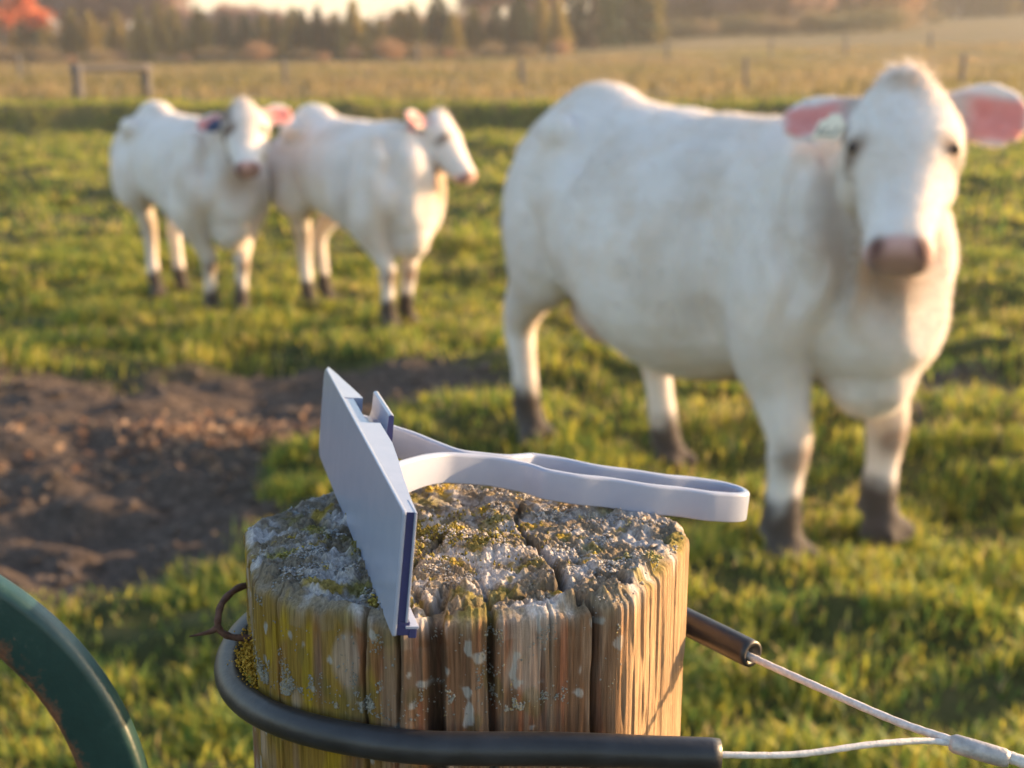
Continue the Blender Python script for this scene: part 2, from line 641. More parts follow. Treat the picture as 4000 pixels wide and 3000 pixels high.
Pt = np.repeat(ph[None], NR, 0)
Ft = np.repeat(fr[:, None], len(ph), 1)
tz = TOP + top_h(tx, ty, Pt, Ft) + .002 * (1 - Ft)
blend = sstep(.998, .965, Ft)
tz = tz * blend + Zs[0][None] * (1 - blend) + .0015 * sstep(1.0, .985, Ft) * (1 - blend)
topv = np.stack([tx, ty, tz], -1)
allv = np.concatenate([topv[::-1], side], 0)         # centre -> rim -> down
nr, nc = allv.shape[:2]
I = np.arange(nr * nc).reshape(nr, nc)
J = np.roll(I, -1, 1)
quads = np.stack([I[:-1], I[1:], J[1:], J[:-1]], -1).reshape(-1, 4)
# colours
PP = np.concatenate([Pt[::-1], Pm], 0); ZZ = np.concatenate([np.zeros_like(Pt), Zm], 0)
istop = np.concatenate([np.ones_like(Pt), np.exp(-Zm / .0035)], 0)
xx, yy, zz = allv[..., 0], allv[..., 1], allv[..., 2]
S = PP * PR


def C(*v): return np.array(v, float)


def mixc(c, m, col): return c * (1 - m[..., None]) + np.asarray(col) * m[..., None]


col = np.ones(PP.shape + (3,)) * C(.21, .125, .075)
col = mixc(col, sstep(-.1, .4, fbm(S * 260, ZZ * 12, 3.3, 3)), C(.29, .20, .135))
col = mixc(col, sstep(.12, .5, fbm(S * 230, ZZ * 11, 8.3, 3)) * .8, C(.29, .125, .07))       # reddish streaks
col = mixc(col, sstep(.05, .5, fbm(S * 110, ZZ * 22, 5.3, 3)) * .5, C(.19, .165, .13))      # grey weathering
col = mixc(col, sstep(R(36), R(44), PP) * sstep(R(120), R(100), PP) * .8, C(.46, .335, .21))  # right facet painted paler, low sunlight put into the colour
yel = sstep(R(-14), R(-30), PP + .25 * fbm(S * 40, ZZ * 18, 2.1, 3)) * sstep(-.9, -.1, fbm(S * 60, ZZ * 9, 6.1, 3))
col = col * C(1.05, .98, .95)
col = mixc(col, yel * .85 * sstep(.11, .07, ZZ), C(.33, .21, .035))
col = mixc(col, yel * sstep(.15, .45, fbm(S * 80, ZZ * 30, 16.1, 2)) * sstep(.11, .07, ZZ), C(.42, .28, .03))
pk = sstep(.30, .6, fbm(S * 42, ZZ * 20, 21.1, 2)) * sstep(R(35), R(20), PP)
col = mixc(col, pk * .7, C(.47, .36, .29))
col = mixc(col, sstep(.25, .45, fbm(S * 50, ZZ * 40, 31.1, 2)) * .35 * sstep(R(45), R(30), PP), C(.15, .15, .05))   # green algae
gl = sstep(.46, .56, fbm(S * 95, ZZ * 90, 41.1, 2)) * sstep(R(45), R(35), PP)
col = mixc(col, gl * .85, C(.42, .41, .39))      # pale lichen spots
cd = np.clip(crack_depth(PP, PR, ZZ) / .008, 0, 1) * (1 - istop)
col = mixc(col, cd * .75, C(.05, .03, .02))
# top crust
tc = np.ones(PP.shape + (3,)) * C(.27, .225, .17)
tc = mixc(tc, sstep(-.15, .35, fbm(xx * 45, yy * 45, 3, 4)), C(.58, .55, .55))
tc = mixc(tc, sstep(.15, .5, fbm(xx * 60, yy * 60, 13, 3)) * .55, C(.24, .18, .11))
tc = mixc(tc, sstep(.2, .5, fbm(xx * 38, yy * 38, 23, 3)) * .75, C(.24, .20, .035))
tc = mixc(tc, sstep(.35, .6, fbm(xx * 70, yy * 70, 33, 2)) * .9, C(.42, .29, .05))
ms = np.exp(-(((xx + .045) / .030) ** 2 + ((yy - .615) / .025) ** 2))
tc = mixc(tc, sstep(.3, .7, ms + .5 * fbm(xx * 90, yy * 90, 43, 2)) * .8, C(.15, .12, .04))   # mossy hollow
td = np.min([seg_dist(xx, yy, pl) for pl in TCR], 0)
tc = mixc(tc, np.exp(-(td / .0025) ** 2) * .6, C(.07, .05, .035))
m_top = np.clip(istop + .35 * fbm(S * 120, ZZ * 60, 51, 2) * (istop > .05), 0, 1)
col = mixc(col, m_top, 0 * C(1, 1, 1)) + tc * m_top[..., None]
M_post, t_, b_ = vcol_mat("weathered_wood", .95, 800, .5, .8, .0016, (1, 1, .05), .1)
post = obj("fence_post", mesh_np("fence_post", allv.reshape(-1, 3), quads, M_post, True, np.clip(col, 0, 1).reshape(-1, 3)))
tag(post, "thick weathered round wooden fence post with cracks and lichen on its top", "fence post")

# lichen and moss crusts on the post
M_lich, _, _ = vcol_mat("lichen", .95, 700, .3, .5, .001, None, .1)


def lichen(name, P, N, rad, colr, squash=.75, V0=octV, F0=octF):
    V, Fq = granules(P, rad, squash, .45, V0, F0, N)
    o = obj(name, mesh_np(name, V, Fq, M_lich, True, np.repeat(colr, len(V0), 0)), post)
    o["kind"] = "stuff"
    return o


n = 90000
x = rng.uniform(-.135, .09, n); y = rng.uniform(.505, .735, n)
dx, dy = x - PC[0], y - PC[1]
p = np.arctan2(dx, -dy)
f = np.hypot(dx, dy) / outline(p)
clm = fbm(x * 55, y * 55, 3.4, 3)
td = np.min([seg_dist(x, y, pl) for pl in TCR], 0)
k = (f < .985) & (rng.uniform(0, 1, n) < sstep(0, .35, clm) * .5) & (td > .003)
x, y, clm, p, f = x[k], y[k], clm[k], p[k], f[k]
n = len(x)
rad = rng.uniform(.00025, .0007, n) * (1 + .7 * sstep(.2, .6, clm))
t = rng.uniform(0, 1, n) + .4 * fbm(x * 40, y * 40, 63, 2)
cc = np.ones((n, 3)) * C(.42, .40, .40)
cc = mixc(cc, sstep(.55, .8, t) * .8, C(.45, .39, .33))
cc = mixc(cc, sstep(.30, .05, t), C(.34, .36, .37))
cc = mixc(cc, sstep(.25, .5, fbm(x * 70, y * 70, 33, 2)), C(.50, .36, .07))
cc = mixc(cc, sstep(.3, .55, fbm(x * 38, y * 38, 23, 3)) * .8, C(.27, .25, .07))
cc *= rng.uniform(.75, 1.15, n)[:, None]
Ptop = np.stack([x, y, top_z(x, y) - .0003 + np.clip(clm, 0, .6) * .0028 * rng.uniform(0, 1, n)], -1)
lichen("lichen", Ptop, None, rad, cc, .8)
# moss tips in the hollow behind the scraper
n = 1800
x = rng.normal(-.035, .020, n); y = rng.normal(.615, .018, n)
k = (np.hypot(x - PC[0], y - PC[1]) < .09) & (fbm(x * 70, y * 70, 88, 2) > -.05)
x, y = x[k], y[k]
n = len(x)
cc = mixc(np.ones((n, 3)) * C(.16, .13, .035), rng.uniform(0, 1, n), C(.34, .28, .07))
lichen("moss", np.stack([x, y, top_z(x, y) + .0006], -1), None, rng.uniform(.0003, .0007, n), cc, 1.8)
# crust gathered on the wood just above the hose and along the rim
n = 26000
p = np.radians(rng.uniform(-100, 40, n))
hose_top = 1.2230 + .0085 * sstep(R(-95), R(-20), p)
zz_ = hose_top + rng.exponential(.0055, n)
kk = rng.uniform(0, 1, n) < (.015 + .9 * sstep(.22, .5, fbm(p * 11, zz_ * 70, 71, 3))) * (.15 + .85 * sstep(R(30), R(5), p))
p, zz_ = p[kk], zz_[kk]
n1 = len(p)
p2 = np.radians(rng.uniform(-105, 105, 9000)); z2 = TOP - .004 - np.abs(rng.normal(0, .005, 9000))
kk = rng.uniform(0, 1, 9000) < sstep(.15, .4, fbm(p2 * 9, z2 * 60, 77, 2)) * np.where(p2 > R(42), .0, .35)
p = np.concatenate([p, p2[kk]]); zz_ = np.concatenate([zz_, z2[kk]])
n = len(p)
rad = rng.uniform(.00022, .00055, n)
r_ = outline(p) + side_disp(p, TOP - zz_) + .0003
N = np.stack([np.sin(p), -np.cos(p), .2 + 0 * p], -1)
t = rng.uniform(0, 1, n) + .5 * fbm(p * 6, zz_ * 40, 83, 2)
cc = mixc(np.ones((n, 3)) * C(.32, .31, .28), sstep(.35, .1, t), C(.22, .22, .19))
cc = mixc(cc, sstep(R(-50), R(-85), p) * .8 + sstep(.75, 1.1, t) * .6, C(.42, .28, .05))
lichen("lichen", np.stack([PC[0] + r_ * np.sin(p), PC[1] - r_ * np.cos(p), zz_], -1), N, rad, cc, .8)
# orange-yellow tuft where the hose meets the left of the post
n = 900
p = rng.normal(R(-72), R(5.5), n); zt = 1.2215 + np.abs(rng.normal(0, .0045, n)) * rng.uniform(.3, 1.4, n)
r_ = outline(p) + np.abs(rng.normal(.0015, .0028, n))
cc = mixc(np.ones((n, 3)) * C(.40, .23, .03), rng.uniform(0, 1, n), C(.52, .33, .06))
lichen("lichen", np.stack([PC[0] + r_ * np.sin(p), PC[1] - r_ * np.cos(p), zt], -1), None, rng.uniform(.0003, .0008, n), cc, 1.1)

# ------------------------------------------------------------------ hose and cable tie
M_rub = simple("black_rubber", (.022, .022, .026), .42, .35, 60, bmp=.15, bsc=200)
M_cable = simple("white_cable", (.62, .58, .56), .6, .2, 300, bmp=.4, bsc=900)
M_ferr = simple("ferrule", (.40, .37, .36), .45, .25, 200, metallic=.2, bmp=.3, bsc=500)
tie = empty("cable_tie", (PC[0], PC[1], 1.22))
tag(tie, "black rubber hose sleeve on a white cable looped round the wooden post", "cable loop")
HR = .1120


def ringp(deg, z, r=HR):
    a = math.radians(deg)
    return (PC[0] + r * math.sin(a), PC[1] - r * math.cos(a), z)


pts = [(.0835, .5065, 1.2215), (.055, .5060, 1.2228), (.02, .5065, 1.2240)]
for dg in (-5, -20, -35, -50, -65, -80, -95, -110, -130, -150, -170, -190, -210, -222):
    pts.append(ringp(dg, 1.2235 - .0085 * float(sstep(-15, -85, dg))))
pts += [(.082, .6565, 1.2170), (.1005, .6305, 1.2170), (.1145, .6115, 1.2165)]
path = spline(pts, 140)
P, T, A, B = frames(path)
an = np.linspace(0, 2 * np.pi, 22, endpoint=False)


def prof(i, r): return P[i] + r * (np.cos(an)[:, None] * A[i] + np.sin(an)[:, None] * B[i])


hr = .0068
rings = [prof(0, hr * .45) + T[0] * .012, prof(0, hr * .62), prof(0, hr * .95)] + [prof(i, hr) for i in range(1, len(P) - 1)] + [prof(-1, hr * .95), prof(-1, hr * .62), prof(-1, hr * .45) - T[-1] * .012]
V, Fq = loft(rings)
loc = np.array(tie.location)
obj("hose", mesh_np("hose", V - loc, Fq, M_rub), tie)
E1 = P[0]; E2 = P[-1]
J_ = np.array((.183, .5285, 1.2165))


def cable(pts, r, nm="cable", m=M_cable):
    pth = spline(pts, 60)
    rad = r * (1 + .05 * np.sin(np.arange(60) * 2.1))
    V, Fq = tube(pth, rad, 10)
    return obj(nm, mesh_np(nm, V - loc, Fq, m), tie)


cable([E2 - T[-1] * .02 + (.0, 0, -.001), E2 + (.0, 0, -.0015), (.135, .585, 1.2150), (.165, .5475, 1.2153), J_, J_ + (.010, -.005, -.001)], .00175)
cable([E1 + T[0] * .02, E1, (.115, .511, 1.2192), (.150, .520, 1.2190), J_ + (-.006, -.0005, -.0006), J_ + (.010, -.006, -.0025)], .00135)
dirv = np.array((.9, -.42, -.10)); dirv /= np.linalg.norm(dirv)
fp = [J_ + dirv * s + (0, -.001, -.0008) for s in (0, .002, .012, .022, .024)]
V, Fq = tube(np.array(fp), [.0030, .0040, .0041, .0040, .0030], 14)
obj("ferrule", mesh_np("ferrule", V - loc, Fq, M_ferr), tie)
cable([J_ + dirv * .02, J_ + dirv * .05 + (0, 0, -.001), J_ + dirv * .12, J_ + dirv * .25], .0026)

# ------------------------------------------------------------------ fence staple
M_rust = simple("rusty_steel", (.13, .065, .045), .85, .5, 300, metallic=.3, bmp=.5, bsc=900)
sx = PC[0] - .1045
stp = spline([(sx + .006, .625, 1.2475), (sx - .003, .617, 1.2480), (sx - .0085, .607, 1.2450), (sx - .0095, .600, 1.2400), (sx - .0085, .598, 1.2350), (sx - .003, .598, 1.2315), (sx + .008, .60, 1.2300)], 40)
V, Fq = tube(stp, .00165 * (1 + .1 * np.sin(np.arange(40) * 1.3)), 10)
V2, F2 = tube(spline([(sx - .0085, .599, 1.2365), (sx - .0130, .597, 1.2345), (sx - .022, .594, 1.2335)], 12), np.linspace(.0022, .0003, 12), 8)
V3, F3 = join([(V, Fq)])
st_o = obj("fence_staple", mesh_np("fence_staple", V3 - [sx, .6, 1.24], F3, M_rust), None, (sx, .6, 1.24))
tag(st_o, "rusty wire staple driven into the mossy side of the post", "staple")
tw = obj("wire_end", mesh_np("wire_end", V2 - [sx, .6, 1.24], F2, M_rust), st_o)

# ------------------------------------------------------------------ blue-white scraper
M_pl, t_, b_ = mat("pale_blue_plastic")
v = coords(t_)
nn = nz(t_, 55, 5, .6, v)
rp = ramp(t_, nn.outputs[0], [(.3, (.300, .335, .445)), (.7, (.335, .365, .475))])
t_.links.new(rp.outputs[0], b_.inputs["Base Color"])
b_.inputs["Roughness"].default_value = .22
b_.inputs["Subsurface Weight"].default_value = .06
b_.inputs["Subsurface Radius"].default_value = (.004, .004, .005)
bump(t_, b_, nz(t_, 900, 3, .5, v).outputs[0], .06, .0005)
M_navy = simple("navy_faces", (.030, .034, .125), .45, .15, 80, bmp=.05, bsc=600)  # darker navy on the blade's near end, underside and hook end
t0 = np.array([-.0785, .6298, 1.2735])
yaw, pit, rol = .2412, .1014, .0121
Nv = np.array([math.cos(yaw) * math.cos(pit), math.sin(yaw) * math.cos(pit), -math.sin(pit)])
Lv = np.array([math.sin(yaw), -math.cos(yaw), 0.])
Vv = -np.cross(Lv, Nv)
if Vv[2] < 0: Vv = -Vv
L2 = math.cos(rol) * Lv + math.sin(rol) * Vv
V2_ = -math.sin(rol) * Lv + math.cos(rol) * Vv
Lv, Vv = L2, V2_
scr = empty("scraper", tuple(t0))
Mx = Matrix(((Lv[0], Nv[0], Vv[0], t0[0]), (Lv[1], Nv[1], Vv[1], t0[1]), (Lv[2], Nv[2], Vv[2], t0[2]), (0, 0, 0, 1)))
scr.matrix_world = Mx            # local x = along the blade (to the camera), y = towards the handle, z = up
tag(scr, "pale blue plastic scraper with wide flat blade and looped handle on the post", "scraper")
LN, HT = .2667, .0514


def plate(name, x0, x1, z0, z1, y0, y1, m, rc=.006, bev=.0006, far_round=True):
    pts = []
    for (cx_, cz_, a0) in ((x1, z0, -90), (x1, z1, 0), (x0, z1, 90), (x0, z0, 180)):
        r_ = rc if (cx_ == x0) else rc * .15
        c0 = (cx_ - math.copysign(r_, cx_), cz_ + (r_ if cz_ == z0 else -r_))
        for a_ in np.linspace(a0, a0 + 90, 6):
            pts.append((c0[0] + r_ * math.cos(R(a_)), c0[1] + r_ * math.sin(R(a_))))
    pts = np.array(pts)
    r0 = np.stack([pts[:, 0], np.full(len(pts), y0), pts[:, 1]], -1)
    r1 = r0.copy(); r1[:, 1] = y1
    V, Fq = loft([r0, r1])
    me = mesh_np(name, V, Fq, m, False)
    if bev: bevel(me, bev, 2)
    return obj(name, me, scr)


plate("blade", -LN / 2, LN / 2, 0, HT, 0, .0016, M_pl, .009, .0005)
bx = [(-.1325, .0024), (-.118, .0046), (-.104, .0062), (-.07, .0104), (-.045, .0126), (.030, .0126), (.060, .0106), (.085, .0084), (.115, .0064), (.1328, .0056)]
def yb_at(x_): return float(np.interp(x_, [p_[0] for p_ in bx], [p_[1] for p_ in bx]))


def body_piece(name, xa, xb, z0_, z1_):
    xs_ = [xa] + [p_[0] for p_ in bx if xa < p_[0] < xb] + [xb]
    ol = np.array([(xb, .0016), (xa, .0016)] + [(x_, yb_at(x_)) for x_ in xs_])
    V, Fq = loft([np.stack([ol[:, 0], ol[:, 1], np.full(len(ol), z_)], -1) for z_ in (z0_, z1_)])
    me = mesh_np(name, V, Fq, M_pl, False)
    me.materials.append(M_navy)
    bm = bmesh.new(); bm.from_mesh(me); bmesh.ops.recalc_face_normals(bm, faces=bm.faces)
    for f_ in bm.faces:
        if f_.normal.x > .9 and f_.calc_center_median().x > .13: f_.material_index = 1
    bm.to_mesh(me); bm.free()
    return obj(name, me, scr)


body_piece("body", -.1325, -.058, .0062, HT - .0006)
body_piece("body", -.007, .1328, .0062, HT - .0006)
body_piece("web", -.0579, -.0071, .0064, .0400)
V, Fq = boxm((-.0325, .0041, .0455), (.0253, .0024, .0050))
obj("web_top", mesh_np("web_top", V, Fq, M_pl, False), scr)
plate("back_rim", .118, LN / 2 + .0004, .0062, HT - .0004, .0046, .0057, M_pl, .0008, .0003)
plate("core", -LN / 2 + .0016, LN / 2 - .0006, .0005, .0060, .0016, .0066, M_navy, .002, 0)
foot = plate("bottom_lip", LN / 2 - .055, LN / 2 - .0003, -.0004, .0034, .0064, .0096, M_navy, .001, .0004)
plate("lip_edge", LN / 2 - .055, LN / 2 + .0003, .0036, .0046, .0048, .0102, M_pl, .0005, .0003)

# hook bracket behind the blade: profile in (y,z), extruded along x
prof_ = np.array([(.0100, .0408), (.0140, .0405), (.0155, .0418), (.0163, .0450), (.0166, .0545), (.0180, .0550), (.0192, .0545), (.0194, .0440), (.0190, .0365), (.0172, .0335), (.0128, .0330), (.0128, .0402), (.0100, .0402)])
x0, x1 = -.058, -.007
V, Fq = loft([np.stack([np.full(len(prof_), xx_), prof_[:, 0], prof_[:, 1]], -1) for xx_ in (x0, x1 - .0008)])
me = mesh_np("hook", V, Fq, M_pl, False); bevel(me, .0004, 2)
obj("hook", me, scr)
V, Fq = loft([np.stack([np.full(len(prof_), xx_), .0001 + (prof_[:, 0] - .0158) * .93 + .0158, (prof_[:, 1] - .044) * .96 + .044], -1) for xx_ in (x1 - .003, x1)])
obj("hook_end", mesh_np("hook_end", V, Fq, M_navy, False), scr)

# looped handle: outline in plan (y along handle, x across), bar of 4 x 14 mm
near = [(.036, .0120), (.0275, .0155), (.0170, .0225), (.0020, .0345), (-.0064, .045), (-.0094, .055), (-.0110, .070), (-.0070, .084), (-.0032, .090), (.0022, .0955), (.0045, .108), (.0055, .123), (.0070, .138), (.0085, .165), (.0078, .186), (.0030, .1972)]
farp = [(-.062, .0120), (-.0555, .020), (-.048, .028), (-.041, .036), (-.0278, .045), (-.0166, .0545), (-.0158, .066), (-.0170, .079), (-.0230, .0895), (-.0268, .097), (-.024, .111), (-.019, .128), (-.016, .152), (-.0155, .186), (-.0105, .1968), (-.0040, .1998)][::-1]
plan = spline(np.array(near + farp), 230)
plan[:, 1] += .004 * sstep(.10, .2, plan[:, 1])
plan[:, 0] += np.sign(plan[:, 0] + .0045) * .0009 * np.sin((plan[:, 1] - .1) * 170) * sstep(.095, .11, plan[:, 1]) * sstep(.19, .175, plan[:, 1])


def hz(s): return .0335 - .088 * s


bw, bh = .0044, .0152
T2 = np.gradient(plan, axis=0); T2 /= np.linalg.norm(T2, axis=1)[:, None]
O2 = np.stack([T2[:, 1], -T2[:, 0]], -1)      # sideways
sec = []
for cxs, czs, a0 in ((1, -1, -90), (1, 1, 0), (-1, 1, 90), (-1, -1, 180)):
    for a_ in np.linspace(a0, a0 + 90, 5):
        r_ = .0016 if czs > 0 else .0009
        sec.append((cxs * (bw / 2 - r_) + r_ * math.cos(R(a_)), czs * (bh / 2 - r_) + r_ * math.sin(R(a_))))
sec = np.array(sec)
rings = []
for i in range(len(plan)):
    hgt = 1.0 + .15 * math.exp(-((plan[i, 1] - .007) / .02) ** 2)
    c3 = np.array([plan[i, 0], plan[i, 1], hz(plan[i, 1])])
    rings.append(np.stack([c3[0] + O2[i, 0] * sec[:, 0], c3[1] + O2[i, 1] * sec[:, 0], c3[2] + sec[:, 1] * hgt], -1))
V, Fq = loft(rings)
obj("handle", mesh_np("handle", V, Fq, M_pl, True), scr)

# ------------------------------------------------------------------ green gate at the left
M_green, t_, b_ = mat("green_paint")
a = attr(t_)
sepn = node(t_, "ShaderNodeSeparateColor"); t_.links.new(a.outputs[0], sepn.inputs[0])
v = coords(t_)
n1 = nz(t_, 90, 6, .7, v); n2 = nz(t_, 500, 4, .6, v)
ad = node(t_, "ShaderNodeMath", operation='ADD'); t_.links.new(sepn.outputs[0], ad.inputs[0]); t_.links.new(n1.outputs[0], ad.inputs[1])
rm = ramp(t_, ad.outputs[0], [(.86, (0, 0, 0)), (1.0, (1, 1, 1))])
pa = ramp(t_, n1.outputs[0], [(.3, (.008, .033, .033)), (.60, (.012, .044, .042)), (.75, (.045, .075, .07))])
ru = ramp(t_, n2.outputs[0], [(.3, (.075, .035, .025)), (.7, (.19, .085, .05))])
t_.links.new(mix(t_, rm.outputs[0], pa.outputs[0], ru.outputs[0]), b_.inputs["Base Color"])
b_.inputs["Roughness"].default_value = .36
bump(t_, b_, n2.outputs[0], .15, .0008)
gate = empty("field_gate", (-.255, .4756, 0))
tag(gate, "dark green painted steel gate with rounded corner and rusty inner edge", "gate")
gc = np.array([-.2560, 1.2120]); gR = .1072; gh = .0120; gd = .0056


def gate_bar(name, path2, rust=True, closed=False):
    """path2: (x,z) centre line in the gate plane; box section with rounded edges"""
    Pth = np.asarray(path2, float)
    Tn = np.gradient(Pth, axis=0); Tn /= np.linalg.norm(Tn, axis=1)[:, None]
    On = np.stack([-Tn[:, 1], Tn[:, 0]], -1)       # to the outside (left of travel)
    pr = []
    rb = .0036
    for cxs, czs, a0 in ((1, -1, -90), (1, 1, 0), (-1, 1, 90), (-1, -1, 180)):
        for a_ in np.linspace(a0, a0 + 90, 6):
            pr.append((cxs * (gh - rb) + rb * math.cos(R(a_)), czs * (gd - rb) + rb * math.sin(R(a_))))
    pr = np.array(pr)
    rings, cl = [], []
    for i in range(len(Pth)):
        rings.append(np.stack([Pth[i, 0] + On[i, 0] * pr[:, 0] + .255, pr[:, 1], Pth[i, 1] + On[i, 1] * pr[:, 0]], -1))
        cl.append(np.stack([sstep(-.1, -1.0, pr[:, 0] / gh) * .62 if rust else 0 * pr[:, 0], 0 * pr[:, 0], 0 * pr[:, 0]], -1))
    V, Fq = loft(rings)
    return obj(name, mesh_np(name, V, Fq, M_green, True, np.concatenate(cl)), gate)


arc = [(gc[0] + gR * math.sin(R(t)), gc[1] + gR * math.cos(R(t))) for t in np.linspace(0, 90, 40)]
arc2 = [(gc[0] + gR * math.cos(R(t)), .28 - gR * math.sin(R(t))) for t in np.linspace(0, 90, 16)]
gate_bar("frame", [(x_, gc[1] + gR) for x_ in np.linspace(-1.9, gc[0] - .01, 14)] + arc + [(gc[0] + gR, z_) for z_ in np.linspace(gc[1] - .02, .30, 14)] + arc2 + [(x_, .28 - gR) for x_ in np.linspace(gc[0] - .01, -1.9, 14)])
for zr in (.48, .78, 1.03):
    gate_bar("rail", [(x_, zr) for x_ in np.linspace(-1.9, gc[0] + gR - .012, 12)], False)

# ------------------------------------------------------------------ cows
M_cow, t_, b_ = mat("cow_hide")
a = attr(t_)
v = coords(t_)
n1 = nz(t_, 9, 5, .6, v); n2 = nz(t_, 160, 4, .7, v)
r1 = ramp(t_, n1.outputs[0], [(.3, (.93, .92, .90)), (.7, (1.04, 1.04, 1.04))])
r2 = ramp(t_, n2.outputs[0], [(.25, (.86, .86, .86)), (.75, (1.08, 1.08, 1.08))])
c = mix(t_, 1, mix(t_, 1, a.outputs[0], r1.outputs[0], 'MULTIPLY'), r2.outputs[0], 'MULTIPLY')
t_.links.new(c, b_.inputs["Base Color"])
b_.inputs["Roughness"].default_value = .75
b_.inputs["Specular IOR Level"].default_value = .2
b_.inputs["Sheen Weight"].default_value = .35
b_.inputs["Sheen Roughness"].default_value = .4
b_.inputs["Subsurface Weight"].default_value = .12
b_.inputs["Subsurface Radius"].default_value = (.05, .018, .012)
b_.inputs["Subsurface Scale"].default_value = .35
bump(t_, b_, n2.outputs[0], .5, .008)
M_eye = simple("cow_eye", (.035, .018, .012), .12, .2, 40)


M_fur = leaf_material("cow_hair", .4)


def unit(v):
    v = np.asarray(v, float)
    return v / np.linalg.norm(v)


def ell_ring(c, a, b, ra, rb, n=20, pw=1.0):
    an = np.linspace(0, 2 * np.pi, n, endpoint=False)
    ca, sa = np.cos(an), np.sin(an)
    ca = np.sign(ca) * np.abs(ca) ** pw
    sa = np.sign(sa) * np.abs(sa) ** pw
    return np.asarray(c, float) + ra * ca[:, None] * a + rb * sa[:, None] * b


def dense(secs, k=4):
    s = np.asarray(secs, float)
    return spline(s, (len(s) - 1) * k + 1)


def limb(secs):
    """secs: x,y,z,r_foreaft,r_lateral"""
    S_ = dense(secs)
    path = S_[:, :3]
    T_ = np.gradient(path, axis=0)
    rings = []
    for i in range(len(S_)):
        t = unit(T_[i])
        bvec = unit(np.array([0, 1, 0]) - t * t[1])
        avec = np.cross(bvec, t)
        rings.append(ell_ring(path[i], avec, bvec, S_[i, 3], S_[i, 4], 18))
    return loft(rings)


def blob(c, r):
    V = ico2V * np.asarray(r, float) + np.asarray(c, float)
    return V, ico2F.tolist()


